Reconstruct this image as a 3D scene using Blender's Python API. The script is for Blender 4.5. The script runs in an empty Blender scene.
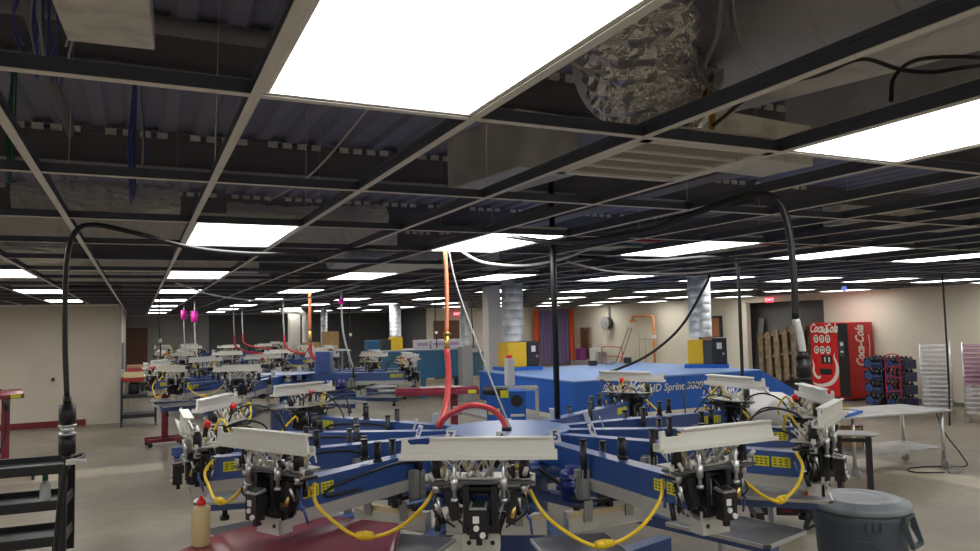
import bpy, bmesh, math, random
from mathutils import Vector, Matrix
R_ = math.radians
random.seed(7)
C = bpy.context.scene.collection
SC = bpy.context.scene

# ------------------------------------------------------------------ materials
MT = {}
def mat(name, col, rough=.5, metal=0., emit=None, noise=None, bump=None, spec=None, coat=0):
    if name in MT: return MT[name]
    m = bpy.data.materials.new(name); m.use_nodes = True
    nt = m.node_tree; b = nt.nodes['Principled BSDF']
    b.inputs['Base Color'].default_value = (*col, 1)
    b.inputs['Roughness'].default_value = rough
    b.inputs['Metallic'].default_value = metal
    if coat: b.inputs['Coat Weight'].default_value = coat; b.inputs['Coat Roughness'].default_value = .34
    if spec is not None: b.inputs['Specular IOR Level'].default_value = spec
    if emit:
        b.inputs['Emission Color'].default_value = (*emit[0], 1)
        b.inputs['Emission Strength'].default_value = emit[1]
    if noise:
        col2, scale, lo, hi = noise
        tc = nt.nodes.new('ShaderNodeTexCoord'); n = nt.nodes.new('ShaderNodeTexNoise')
        n.inputs['Scale'].default_value = scale; n.inputs['Detail'].default_value = 5
        r = nt.nodes.new('ShaderNodeMapRange'); r.inputs['From Min'].default_value = lo; r.inputs['From Max'].default_value = hi
        mx = nt.nodes.new('ShaderNodeMix'); mx.data_type = 'RGBA'
        mx.inputs[6].default_value = (*col, 1); mx.inputs[7].default_value = (*col2, 1)
        nt.links.new(tc.outputs['Object'], n.inputs['Vector']); nt.links.new(n.outputs['Fac'], r.inputs['Value'])
        nt.links.new(r.outputs['Result'], mx.inputs[0]); nt.links.new(mx.outputs[2], b.inputs['Base Color'])
    if bump:
        sc, st, dist = bump
        tc = nt.nodes.new('ShaderNodeTexCoord'); n = nt.nodes.new('ShaderNodeTexNoise'); n.inputs['Scale'].default_value = sc
        n.inputs['Detail'].default_value = 4
        bp = nt.nodes.new('ShaderNodeBump'); bp.inputs['Strength'].default_value = st; bp.inputs['Distance'].default_value = dist
        nt.links.new(tc.outputs['Object'], n.inputs['Vector']); nt.links.new(n.outputs['Fac'], bp.inputs['Height'])
        nt.links.new(bp.outputs['Normal'], b.inputs['Normal'])
    MT[name] = m
    return m

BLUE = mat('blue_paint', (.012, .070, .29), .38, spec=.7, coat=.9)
BLUEL = mat('hub_blue_sheen', (.11, .20, .44), .3, coat=.8)  # arm paint lightened: ceiling reflection on the hub put into the colour
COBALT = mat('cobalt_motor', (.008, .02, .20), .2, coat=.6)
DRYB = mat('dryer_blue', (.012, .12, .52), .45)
DRYT = mat('dryer_top_sheen_blue', (.20, .34, .66), .5)  # paler dryer blue, with reflected ceiling light painted into the top
TEAL = mat('teal_blue', (.035, .16, .30), .45)
ALU = mat('brushed_aluminium', (.60, .59, .55), .45, .35)
CLAMP = mat('anodised_cream_aluminium', (.74, .73, .68), .4, .2)
STEEL = mat('zinc_steel', (.62, .63, .64), .3, .8)
BLK = mat('black_plastic', (.012, .012, .014), .4)
BLKM = mat('black_metal', (.02, .02, .023), .45)
DKGREY = mat('dark_grey_steel', (.07, .07, .075), .45)
GREY = mat('grey_plastic', (.30, .30, .29), .5)
WHITE = mat('white_plastic', (.75, .75, .72), .4)
CREAM = mat('cream_wood_strip', (.62, .52, .32), .6)
YEL = mat('yellow_cord', (.80, .55, .015), .4)
YLAB = mat('yellow_label', (.72, .68, .03), .5)
YBOX = mat('yellow_enamel', (.80, .50, .02), .45)
RED = mat('red_plastic', (.75, .02, .02), .35)
HOSER = mat('red_rubber_hose', (.62, .055, .06), .35)
HOSEO = mat('copper_orange_hose', (.60, .19, .08), .4)
MAROON = mat('maroon_enamel', (.21, .014, .034), .25, noise=((.36, .07, .095), 2.2, .48, .8), coat=.4)  # pale pink mottling: worn stain plus painted reflection sheen
FOILD = mat('dull_foil', (.82, .80, .77), .42, .35, bump=(14, 1.0, .04))
BRASS = mat('brass', (.75, .52, .16), .3, .9)
PLAT = mat('worn_platen_aluminium', (.40, .41, .42), .36, .5, noise=((.10, .10, .12), 2.2, .38, .55))
FOIL = mat('crumpled_foil', (.85, .82, .80), .27, .95, bump=(14, 1.0, .04))
DUCTM = mat('galvanised_duct', (.66, .68, .70), .55, .35, noise=((.42, .44, .47), 6, .4, .6))
INSUL = mat('insulation_wrap', (.74, .72, .74), .55, .3, bump=(25, .6, .02))
WRAP = mat('white_duct_board', (.86, .83, .76), .6, noise=((.66, .62, .55), 7, .5, .7))
WALLC = mat('cream_wall_paint', (.78, .72, .59), .75, noise=((.74, .68, .55), 1.2, .4, .6))
WALLG = mat('charcoal_wall_paint', (.13, .13, .133), .7)
WALLM = mat('grey_wall_paint', (.42, .41, .38), .7)
DECK = mat('roof_deck_paint', (.29, .29, .40), .6)
BEAMM = mat('roof_beam_paint', (.20, .19, .215), .6)
GRIDW = mat('grid_flange_white', (.82, .80, .76), .5)
GRIDD = mat('grid_web_dark', (.085, .095, .13), .5)
TILE = mat('ceiling_tile_white', (.78, .77, .73), .8)
BROWN = mat('brown_door', (.16, .07, .035), .5)
WOOD = mat('raw_pallet_wood', (.30, .22, .13), .7, noise=((.17, .12, .07), 8, .4, .6))
CARD = mat('cardboard', (.50, .30, .13), .75)
TRASH = mat('grey_bin_plastic', (.075, .095, .115), .45)
TRASHL = mat('grey_lid_plastic', (.30, .33, .36), .35, noise=((.24, .27, .30), 5, .45, .6))
VRED = mat('vending_red', (.55, .012, .014), .3)
VBLK = mat('vending_black', (.015, .014, .014), .3)
VCRM = mat('lettering_cream', (.85, .80, .68), .5)
PURP = mat('purple_curtain', (.21, .15, .30), .7)
ORNG = mat('orange_curtain', (.80, .11, .012), .7)
OPIPE = mat('orange_pipe', (.80, .30, .10), .4)
PINK = mat('pink_tag', (.85, .03, .42), .5)
MAGW = mat('magenta_wire', (.45, .05, .28), .4)
EXITR = mat('exit_red', (.75, .02, .05), .5, emit=((1, .05, .10), 1.1))
LITE = mat('light_diffuser', (.9, .9, .88), .6, emit=((1.0, .99, .965), 7.5))
NAVY = mat('navy_print', (.02, .06, .30), .5)
CRATE = mat('dark_crate_plastic', (.015, .025, .07), .3)
BOTT = mat('blue_bottle_cap', (.05, .10, .26), .3)
AMBER = mat('amber_ink_bottle', (.62, .50, .25), .35)
GREENP = mat('green_plastic', (.02, .16, .08), .4)
CLEARP = mat('cloudy_bottle', (.62, .64, .62), .35)
ORNP = mat('orange_plastic', (.80, .14, .03), .4)
LBLUE = mat('light_blue_barrel', (.07, .40, .72), .45)
CABB = mat('blue_data_wire', (.10, .12, .40), .4)
CABG = mat('green_data_wire', (.03, .16, .10), .4)
WIREW = mat('white_wire', (.55, .55, .56), .4)
SIREN = mat('silver_tape', (.60, .62, .62), .35, .4)
TBL = mat('galvanised_table', (.50, .51, .50), .38, .5, noise=((.36, .37, .37), 4, .4, .65))

def floor_mat():
    m = bpy.data.materials.new('polished_concrete'); m.use_nodes = True; nt = m.node_tree; N = nt.nodes.new; L = nt.links.new
    b = nt.nodes['Principled BSDF']; tc = N('ShaderNodeTexCoord')
    n1 = N('ShaderNodeTexNoise'); n1.inputs['Scale'].default_value = .55; n1.inputs['Detail'].default_value = 8; n1.inputs['Roughness'].default_value = .62
    r1 = N('ShaderNodeValToRGB'); e = r1.color_ramp.elements
    e[0].position = .32; e[0].color = (.165, .142, .104, 1); e[1].position = .70; e[1].color = (.335, .295, .220, 1)
    L(tc.outputs['Object'], n1.inputs['Vector']); L(n1.outputs['Fac'], r1.inputs['Fac'])
    # pale ground-down strips where walls once stood
    sp = N('ShaderNodeSeparateXYZ'); L(tc.outputs['Object'], sp.inputs[0])
    def band(sock, c, w, lo_s, lo, hi_s, hi):
        a = N('ShaderNodeMath'); a.operation = 'SUBTRACT'; L(sock, a.inputs[0]); a.inputs[1].default_value = c
        n = N('ShaderNodeTexNoise'); n.inputs['Scale'].default_value = 1.6; L(tc.outputs['Object'], n.inputs['Vector'])
        ad = N('ShaderNodeMath'); ad.operation = 'MULTIPLY_ADD'; L(n.outputs['Fac'], ad.inputs[0]); ad.inputs[1].default_value = .35; L(a.outputs[0], ad.inputs[2])
        ab = N('ShaderNodeMath'); ab.operation = 'ABSOLUTE'; L(ad.outputs[0], ab.inputs[0])
        mr = N('ShaderNodeMapRange'); L(ab.outputs[0], mr.inputs['Value']); mr.inputs['From Min'].default_value = w; mr.inputs['From Max'].default_value = w*.6
        lt = N('ShaderNodeMath'); lt.operation = 'LESS_THAN'; L(lo_s, lt.inputs[0]); lt.inputs[1].default_value = hi
        gt = N('ShaderNodeMath'); gt.operation = 'GREATER_THAN'; L(lo_s, gt.inputs[0]); gt.inputs[1].default_value = lo
        m1 = N('ShaderNodeMath'); m1.operation = 'MULTIPLY'; L(mr.outputs[0], m1.inputs[0]); L(lt.outputs[0], m1.inputs[1])
        m2 = N('ShaderNodeMath'); m2.operation = 'MULTIPLY'; L(m1.outputs[0], m2.inputs[0]); L(gt.outputs[0], m2.inputs[1])
        return m2.outputs[0]
    b1 = band(sp.outputs['Y'], 12.4, .42, sp.outputs['X'], -8, None, .35)
    b2 = band(sp.outputs['X'], 9.2, .38, sp.outputs['Y'], -2, None, 9)
    mx = N('ShaderNodeMath'); mx.operation = 'MAXIMUM'; L(b1, mx.inputs[0]); L(b2, mx.inputs[1])
    ml = N('ShaderNodeMath'); ml.operation = 'MULTIPLY'; L(mx.outputs[0], ml.inputs[0]); ml.inputs[1].default_value = .75
    mix = N('ShaderNodeMix'); mix.data_type = 'RGBA'; L(ml.outputs[0], mix.inputs[0]); L(r1.outputs['Color'], mix.inputs[6]); mix.inputs[7].default_value = (.56, .50, .37, 1)
    # fine dirt
    n2 = N('ShaderNodeTexNoise'); n2.inputs['Scale'].default_value = 5; n2.inputs['Detail'].default_value = 8
    L(tc.outputs['Object'], n2.inputs['Vector'])
    r2 = N('ShaderNodeMapRange'); L(n2.outputs['Fac'], r2.inputs['Value']); r2.inputs['From Min'].default_value = .3; r2.inputs['From Max'].default_value = .7
    r2.inputs['To Min'].default_value = .86; r2.inputs['To Max'].default_value = 1.06
    mm = N('ShaderNodeMix'); mm.data_type = 'RGBA'; mm.blend_type = 'MULTIPLY'; mm.inputs[0].default_value = 1
    L(mix.outputs[2], mm.inputs[6]); L(r2.outputs[0], mm.inputs[7]); L(mm.outputs[2], b.inputs['Base Color'])
    r3 = N('ShaderNodeMapRange'); L(n1.outputs['Fac'], r3.inputs['Value']); r3.inputs['To Min'].default_value = .28; r3.inputs['To Max'].default_value = .5
    L(r3.outputs[0], b.inputs['Roughness'])
    return m
FLOOR = floor_mat()

# ------------------------------------------------------------------ mesh builder
class MB:
    def __init__(s): s.v = []; s.f = []; s.mi = []; s.sm = []; s.cur = 0
    def m(s, i): s.cur = i; return s
    def add(s, verts, faces, smooth=False):
        n = len(s.v); s.v += [tuple(v) for v in verts]
        for k, f in enumerate(faces):
            s.f.append(tuple(n+i for i in f)); s.mi.append(s.cur); s.sm.append(smooth if isinstance(smooth, bool) else smooth[k])
        return s
    def box(s, c, d, rz=0, rx=0, ry=0):
        M = Matrix.Rotation(rz, 3, 'Z') @ Matrix.Rotation(ry, 3, 'Y') @ Matrix.Rotation(rx, 3, 'X')
        vs = [Vector(c) + M @ Vector((x*d[0]/2, y*d[1]/2, z*d[2]/2)) for x in (-1, 1) for y in (-1, 1) for z in (-1, 1)]
        return s.add(vs, [(0,1,3,2),(4,6,7,5),(0,4,5,1),(2,3,7,6),(0,2,6,4),(1,5,7,3)])
    def bb(s, x0, x1, y0, y1, z0, z1): return s.box(((x0+x1)/2,(y0+y1)/2,(z0+z1)/2),(x1-x0,y1-y0,z1-z0))
    def cyl(s, p0, p1, r, r2=None, seg=12, caps=True):
        p0, p1 = Vector(p0), Vector(p1); r2 = r if r2 is None else r2
        d = (p1-p0).normalized(); a = d.orthogonal().normalized(); b = d.cross(a)
        vs = []
        for p, rr in ((p0, r), (p1, r2)):
            for k in range(seg):
                t = 2*math.pi*k/seg; vs.append(p + (a*math.cos(t)+b*math.sin(t))*rr)
        fs = [(k, (k+1) % seg, seg+(k+1) % seg, seg+k) for k in range(seg)]; sm = [True]*seg
        if caps: fs += [tuple(reversed(range(seg))), tuple(range(seg, 2*seg))]; sm += [False, False]
        return s.add(vs, fs, sm)
    def tube(s, pts, r, seg=8, smooth_path=True, rf=None):
        pts = [Vector(p) for p in pts]
        if smooth_path and len(pts) > 2:
            q = []
            P = [pts[0]*2-pts[1]] + pts + [pts[-1]*2-pts[-2]]
            for i in range(1, len(P)-2):
                for k in range(6):
                    t = k/6; a, b, c, d = P[i-1], P[i], P[i+1], P[i+2]
                    q.append(.5*((2*b)+(c-a)*t+(2*a-5*b+4*c-d)*t*t+(3*b-a-3*c+d)*t**3))
            q.append(pts[-1]); pts = q
        n = len(pts); u = None; vs = []
        for i, p in enumerate(pts):
            d = (pts[min(i+1, n-1)]-pts[max(i-1, 0)]).normalized()
            u = d.orthogonal().normalized() if u is None else (u - d*u.dot(d)).normalized()
            w = d.cross(u); rr = r if rf is None else r*rf(i/(n-1))
            for k in range(seg):
                t = 2*math.pi*k/seg; vs.append(p+(u*math.cos(t)+w*math.sin(t))*rr)
        fs = [(i*seg+k, i*seg+(k+1) % seg, (i+1)*seg+(k+1) % seg, (i+1)*seg+k) for i in range(n-1) for k in range(seg)]
        sm = [True]*len(fs)
        fs += [tuple(reversed(range(seg))), tuple(range((n-1)*seg, n*seg))]; sm += [False, False]
        return s.add(vs, fs, sm)
    def lathe(s, prof, c=(0,0,0), seg=32):
        c = Vector(c); vs = []
        for r, z in prof:
            for k in range(seg):
                t = 2*math.pi*k/seg; vs.append(c+Vector((r*math.cos(t), r*math.sin(t), z)))
        n = len(prof)
        fs = [(i*seg+k, i*seg+(k+1) % seg, (i+1)*seg+(k+1) % seg, (i+1)*seg+k) for i in range(n-1) for k in range(seg)]
        sm = [True]*len(fs)
        fs += [tuple(reversed(range(seg))), tuple(range((n-1)*seg, n*seg))]; sm += [False, False]
        return s.add(vs, fs, sm)
    def prism(s, poly, a0, a1, ax='z'):
        # poly in 2D; ax = extrusion axis
        def P(u, v, w): return {'z': (u, v, w), 'x': (w, u, v), 'y': (u, w, v)}[ax]
        n = len(poly); vs = [P(u, v, a0) for u, v in poly] + [P(u, v, a1) for u, v in poly]
        fs = [(k, (k+1) % n, n+(k+1) % n, n+k) for k in range(n)] + [tuple(reversed(range(n))), tuple(range(n, 2*n))]
        return s.add(vs, fs)
    def sphere(s, c, r, seg=12, sz=1.):
        return s.lathe([(max(1e-4, r*math.sin(math.pi*k/8)), -r*sz*math.cos(math.pi*k/8)) for k in range(9)], c, seg)
    def mesh(s, name, mats):
        me = bpy.data.meshes.new(name); me.from_pydata(s.v, [], s.f)
        for m in mats: me.materials.append(m)
        me.polygons.foreach_set('material_index', s.mi); me.polygons.foreach_set('use_smooth', s.sm)
        bm = bmesh.new(); bm.from_mesh(me); bmesh.ops.recalc_face_normals(bm, faces=bm.faces); bm.to_mesh(me); bm.free()
        me.update(); return me

def obj(name, mb, mats, parent=None, bevel=0, loc=None, rz=None, label=None):
    if not isinstance(mats, (list, tuple)): mats = [mats]
    me = mb.mesh(name, mats) if isinstance(mb, MB) else mb
    o = bpy.data.objects.new(name, me); C.objects.link(o)
    if parent: o.parent = parent
    if loc is not None: o.location = loc
    if rz is not None: o.rotation_euler = (0, 0, rz)
    if bevel:
        b = o.modifiers.new('bevel', 'BEVEL'); b.width = bevel; b.segments = 2; b.limit_method = 'ANGLE'; b.angle_limit = R_(40)
    if label: o['label'] = label
    return o
def tag(o, label, cat, group=None, kind=None):
    o['label'] = label; o['category'] = cat
    if group: o['group'] = group
    if kind: o['kind'] = kind
    return o
def struct(name, mb, mats): o = obj(name, mb, mats); o['kind'] = 'structure'; return o
def empty(name, loc=(0,0,0), rz=0, label=None, cat=None, group=None):
    o = bpy.data.objects.new(name, None); C.objects.link(o); o.location = loc; o.rotation_euler = (0,0,rz); o.empty_display_size = .2
    if label: tag(o, label, cat, group)
    return o
def dup(root, loc=None, rz=None, label=None, group=None):
    r = root.copy(); C.objects.link(r)
    if loc is not None: r.location = loc
    if rz is not None: r.rotation_euler = (0, 0, rz)
    if label: r['label'] = label
    if group: r['group'] = group
    for ch in list(root.children):
        c = ch.copy(); C.objects.link(c); c.parent = r
        for g in list(ch.children):
            d = g.copy(); C.objects.link(d); d.parent = c
    return r
def text_mesh(txt, size, extrude=.002, shear=0., bold=0., align='CENTER'):
    cu = bpy.data.curves.new('lettering', 'FONT'); cu.body = txt; cu.size = size; cu.extrude = extrude; cu.shear = shear; cu.offset = bold
    cu.align_x = align; cu.align_y = 'CENTER'; cu.resolution_u = 3
    t = bpy.data.objects.new('lettering', cu); C.objects.link(t)
    dg = bpy.context.evaluated_depsgraph_get(); dg.update()
    me = bpy.data.meshes.new_from_object(t.evaluated_get(dg)); bpy.data.objects.remove(t); bpy.data.curves.remove(cu)
    return me
def text_obj(name, txt, size, m, parent, M, **kw):
    me = text_mesh(txt, size, **kw); me.materials.clear(); me.materials.append(m); me.transform(M); me.name = name
    return obj(name, me, m, parent)

# ------------------------------------------------------------------ camera (eye at 2.01 m)
CZ = 2.01; YAW, PIT, ROL = .44412, .06479, .0221
right0 = Vector((math.cos(YAW), -math.sin(YAW), 0)); fwd = Vector((math.sin(YAW)*math.cos(PIT), math.cos(YAW)*math.cos(PIT), math.sin(PIT)))
up0 = right0.cross(fwd)
rt = right0*math.cos(ROL) - up0*math.sin(ROL); up = right0*math.sin(ROL) + up0*math.cos(ROL)
cam = bpy.data.cameras.new('camera'); cam.sensor_width = 36; cam.lens = 739.84/980*36; cam.clip_start = .05; cam.clip_end = 200
co = bpy.data.objects.new('camera', cam); C.objects.link(co)
M = Matrix((( rt.x, up.x, -fwd.x, 0), (rt.y, up.y, -fwd.y, 0), (rt.z, up.z, -fwd.z, CZ), (0,0,0,1))); co.matrix_world = M
SC.camera = co
SC.view_settings.view_transform = 'Standard'; SC.view_settings.look = 'None'; SC.view_settings.gamma = 1; SC.view_settings.use_curve_mapping = False
SC.view_settings.exposure = 0.12
w = bpy.data.worlds.new('world'); SC.world = w; w.use_nodes = True
w.node_tree.nodes['Background'].inputs['Color'].default_value = (.05, .05, .06, 1); w.node_tree.nodes['Background'].inputs['Strength'].default_value = .3

# ------------------------------------------------------------------ the room
H = 2.603; DZ = 3.95
X0, X1, Y0 = -10., 16., -5.
GX, GY = .266, 1.9286
WX, WY = .6096, 1.2192
struct('floor', MB().bb(X0-.2, 18.4, Y0-.2, 31.4, -.12, 0), FLOOR)
# roof deck: corrugated sheet, ribs along Y
mb = MB(); n = int((X1+3-X0)/.15); prof = []
for k in range(n+1):
    x = X0 + k*.15*1.0; z = DZ + (.045 if k % 2 else 0); prof += [(x, z), (x+.11, z)]
top = [(x, DZ+.12) for x, z in reversed(prof)]
mb.prism(prof + [(prof[-1][0], DZ+.14), (prof[0][0], DZ+.14)], Y0, 31.3, 'y')
struct('ceiling', mb, DECK)
for y in (-1.5, 1.6, 4.95, 7.9, 11.2, 14.5, 17.8, 21.1, 24.4, 27.7):
    mb = MB(); mb.bb(X0, 18, y-.09, y+.09, DZ-.34, DZ-.325).bb(X0, 18, y-.09, y+.09, DZ-.02, DZ-.004).bb(X0, 18, y-.006, y+.006, DZ-.33, DZ-.01)
    mb.m(1)
    for q_ in range(80):
        if (q_*7) % 5 < 4: mb.bb(-3+q_*.15, -3+q_*.15+.095, y-.10, y-.075, DZ-.062, DZ-.006)
    struct('roof_beam', mb, [BEAMM, WRAP])
for x in (-3.2, 4.9, 9.6, 13.0):
    mb = MB(); mb.bb(x-.12, x+.12, Y0, 31, DZ-.62, DZ-.60).bb(x-.008, x+.008, Y0, 31, DZ-.61, DZ-.36)
    struct('roof_girder', mb, BEAMM)
T = .15
HT = DZ+.16
struct('wall_left', MB().bb(X0-T, X0, Y0, 18.5, 0, HT), WALLC)
struct('wall_partition', MB().bb(X0, -.40, 18.5, 18.66, 0, 2.66).bb(-.56, -.40, 18.66, 31, 0, 2.66), mat('dimmed_cream_paint', (.62, .56, .46), .75, noise=((.58, .525, .43), 1.2, .4, .6)))  # wall cream darkened: dimmer light on the partition is in the colour
struct('wall_front', MB().bb(X0-T, X1+T, Y0-T, Y0, 0, HT), WALLC)
struct('wall_back', MB().bb(-.56, 2.5, 31, 31.15, 0, HT), WALLM)
struct('wall_back_dark', MB().bb(2.5, 9.9, 31, 31.15, 0, HT), WALLG)
struct('wall_upper_left', MB().bb(X0, -.56, 31, 31.15, 0, HT), WALLG)
struct('wall_side_dark', MB().bb(9.75, 9.9, 26.15, 31, 0, HT), WALLG)
struct('wall_back_cream', MB().bb(9.75, X1+T, 26, 26.15, 0, HT), WALLC)
struct('wall_right', MB().bb(X1, X1+T, Y0, 13.6, 0, HT).bb(X1, X1+T, 16.3, 26, 0, HT).bb(X1, X1+T, 13.6, 16.3, 2.44, HT), WALLC)
mb = MB().bb(16.75, 16.9, 12.9, 17.1, 0, HT).bb(X1+T, 16.75, 12.9, 13.05, 0, HT).bb(X1+T, 16.75, 16.95, 17.1, 0, HT)
struct('wall_recess', mb, mat('grey_recess_paint', (.20, .20, .195), .7))
# dark painted panels on the room side of the recess
struct('baseboard_left', MB().bb(-9.5, -1.02, 18.462, 18.5, 0, .13), mat('maroon_baseboard', (.16, .012, .02), .5))
struct('baseboard_right', MB().bb(X1-.012, X1, Y0, 13.6, 0, .09).bb(X1-.012, X1, 16.3, 26, 0, .09), mat('grey_baseboard', (.20, .18, .16), .6))
struct('trim_1', MB().bb(-.40, -.335, 18.44, 18.52, 0, 2.6), mat('corner_trim', (.50, .50, .48), .5))
o = struct('door_1', MB().bb(-.38, .32, 30.93, 31.0, 0, 2.14), BROWN)
o = struct('door_2', MB().bb(9.98, 11.0, 25.93, 26, 0, 2.16), BROWN); obj('door_handle', MB().cyl((10.1, 25.93, 1.0), (10.1, 25.87, 1.0), .03), STEEL, o)
o = struct('door_3', MB().bb(15.93, 16, 17.35, 18.2, 0, 2.03), mat('orange_brown_door', (.42, .17, .06), .5)); obj('door_frame', MB().bb(15.91, 15.999, 17.29, 17.35, 0, 2.08).bb(15.91, 15.999, 18.2, 18.26, 0, 2.08).bb(15.91, 15.999, 17.29, 18.26, 2.03, 2.09), BLKM, o)
# structural columns
COLM = mat('column_paint', (.66, .63, .57), .7)
for x, y, s in ((5.42, 11.36, .23), (4.4, 23.6, .32)):
    struct('column', MB().bb(x-s/2, x+s/2, y-s/2, y+s/2, 0, DZ-.3), COLM)

# suspended grid, flange white below, web dark
def yspan(x): return (Y0, 18.48) if x < -.36 else ((Y0, 30.98) if x < 9.7 else (Y0, 25.98))
def xspan(y): return (-.33, 9.7) if y > 25.98 else ((-.33, 15.97) if y > 18.48 else (X0, 15.97))
mb = MB()
for i in range(-17, 26):
    x = GX + i*WX; a, b = yspan(x)
    mb.m(0).bb(x-.014, x+.014, a, b, H, H+.0025)
    mb.m(1).bb(x-.002, x+.002, a, b, H+.0025, H+.048).bb(x-.008, x+.008, a, b, H+.036, H+.05)
for j in range(-5, 24):
    y = GY + j*WY; a, b = xspan(y)
    mb.m(0).bb(a, b, y-.013, y+.013, H-.0004, H+.0022)
    mb.m(1).bb(a, b, y-.002, y+.002, H+.0022, H+.040)
struct('ceiling_grid', mb, [GRIDW, GRIDD])
struct('trim_2', MB().bb(15.95, 16, Y0, 25.98, H-.02, H+.02).bb(9.9, 16, 25.95, 26, H-.02, H+.02).bb(-.33, 9.75, 30.95, 31, H-.02, H+.02).bb(X0, -.4, 18.46, 18.5, H-.02, H+.02), GRIDW)

# ------------------------------------------------------------------ ceiling lights
ORD = ['first', 'second', 'third', 'fourth', 'fifth', 'sixth', 'seventh', 'eighth', 'ninth', 'tenth', 'eleventh', 'twelfth', 'thirteenth', 'fourteenth']
fr = MB(); w2, l2 = WX/2-.016, WY/2-.016
fr.bb(-w2, w2, -l2, -l2+.014, .003, .05).bb(-w2, w2, l2-.014, l2, .003, .05).bb(-w2, -w2+.014, -l2, l2, .003, .05).bb(w2-.014, w2, -l2, l2, .003, .05).bb(-w2, w2, -l2, l2, .05, .06)
frm = fr.mesh('frame', [GRIDW]); dfm = MB().bb(-w2+.012, w2-.012, -l2+.012, l2-.012, .005, .012).mesh('diffuser', [LITE])
L0 = None
for cj, j in enumerate(range(-4, 24, 3)):
    for ci, i in enumerate(range(-15, 26, 3)):
        x = GX+(i+.5)*WX; y = GY+(j+.5)*WY
        if (y > 18 and x < -.2) or (y > 25.5 and x > 9.6) or x > 15.8 or y > 30.5: continue
        if cj == 0: row = 'behind the overhead row'
        elif cj == 1: row = 'in the nearest overhead row'
        else: row = 'in the %s row beyond overhead' % ORD[cj-2]
        col = 'in the biggest panel\'s column' if i == 0 else ('%s column right of the biggest' % ORD[i//3-1] if i > 0 else '%s column left of the biggest' % ORD[-i//3-1])
        lab = 'lit ceiling panel %s, %s' % (row, col)
        if L0 is None:
            L0 = empty('ceiling_light', (x, y, H), 0, lab, 'ceiling light', 'flat ceiling light panels in the grid')
            obj('frame', frm, GRIDW, L0); obj('diffuser', dfm, LITE, L0)
        else: dup(L0, (x, y, H), label=lab)

# return-air grille and one loose tile in the grid
g = empty('air_grille', (GX+2.5*WX, GY+.25*WY, H), 0, 'pale louvred air return grille set in the ceiling grid next to the foil duct', 'air vent')
a, b = WX/2-.016, WY/4-.016
obj('frame', MB().bb(-a, a, -b, -b+.035, -.001, .03).bb(-a, a, b-.035, b, -.001, .03).bb(-a, -a+.035, -b, b, -.001, .03).bb(a-.035, a, -b, b, -.001, .03).bb(-a, a, -b, b, .05, .06), TILE, g)
LV = mat('grille_mesh_grey', (.36, .345, .32), .7)
for k in range(4):
    mb = MB(); y0 = -b+.042+k*(2*b-.07)/4
    for q_ in range(5): mb.box((0, y0+.004+q_*.024, .014), (2*a-.075, .004, .020), rx=R_(35))
    mb.bb(-a+.036, a-.036, y0-.004, y0+.112, .024, .028)
    obj('louvre', mb, LV, g)
mb = MB()
for k in range(1, 4): mb.bb(-a+.03, a-.03, -b+.035+k*(2*b-.07)/4-.007, -b+.035+k*(2*b-.07)/4+.007, -.001, .03)
obj('divider', mb, TILE, g)
o = obj('ceiling_tile', MB().bb(-a, a, -WY/2+.02, WY/2-.02, .003, .018), TILE, loc=(GX+3.5*WX, GY+4.5*WY, H)); tag(o, 'single white mineral ceiling tile left in the grid before a light panel', 'ceiling tile')

# ------------------------------------------------------------------ ducts and loose things above the grid
def flex(name, pts, r, m, label, ridge=.05, seg=40):
    P = [Vector(p) for p in pts]; mb = MB()
    mb.tube(pts, r, seg); vs = mb.v; n = len(vs)//seg
    rnd = random.Random(label)
    # path centres
    out = []
    for i in range(n):
        ring = [Vector(vs[i*seg+k]) for k in range(seg)]; c = sum(ring, Vector())/seg
        f = 1 + (ridge if i % 2 else -ridge)
        for p in ring: out.append(tuple(c+(p-c)*(f+rnd.uniform(-ridge, ridge))))
    mb.v = out; mb.sm = [False]*len(mb.f)
    return tag(obj(name, mb, m), label, 'duct')
flex('flexible_duct', [(1.55, 2.0, 3.85), (1.60, 2.08, 3.6), (1.66, 2.16, 3.42), (1.74, 2.28, 3.25), (1.84, 2.42, 3.10), (1.96, 2.50, 3.0), (2.08, 2.52, 2.94), (2.18, 2.50, 2.88)], .23, FOIL, 'crumpled silver foil flexible duct bending down beside the biggest overhead light panel')
flex('flexible_duct', [(-.95, 7.35, 3.12), (-.5, 7.3, 3.16), (-.1, 7.35, 3.16), (.3, 7.45, 3.2)], .17, FOILD, 'wrinkled foil duct lying above the grid over the looping black cable')
flex('flexible_duct', [(.75, 7.4, 3.10), (1.3, 7.35, 3.08), (1.8, 7.3, 3.10), (2.3, 7.4, 3.15)], .12, FOILD, 'slim foil duct above the grid just before the second overhead light panel')
flex('flexible_duct', [(2.4, 10.2, 2.95), (3.2, 10.4, 2.95), (4.2, 10.2, 3.0)], .14, FOILD, 'foil duct far above the second printing press')
flex('flexible_duct', [(-2.6, 9.9, 2.95), (-1.6, 10.0, 2.95), (-.8, 10.1, 3.0)], .15, FOILD, 'foil duct crossing above the row of lights near the cream partition')
mb = MB(); d0, d1 = Vector((2.22, 3.2, 3.32)), Vector((2.95, .7, 3.32)); dd = (d1-d0).normalized()
mb.cyl(d0, d1, .26, seg=36)
for k in range(1, 9): mb.cyl(d0+dd*k*.3-dd*.006, d0+dd*k*.3+dd*.006, .265, seg=36)
o = obj('supply_duct', mb, INSUL); tag(o, 'broad round insulation wrapped duct above the grid behind the crumpled foil duct', 'duct')
mb = MB(); mb.box((3.13, 2.1, 3.34), (.50, 2.9, .30), rz=R_(16)); o = obj('supply_duct', mb, mat('sheet_metal_duct', (.72, .70, .67), .45, .3, noise=((.55, .53, .50), 3, .4, .6)), bevel=.004); tag(o, 'flat sheet metal duct running alongside the round wrapped duct', 'duct')
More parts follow.
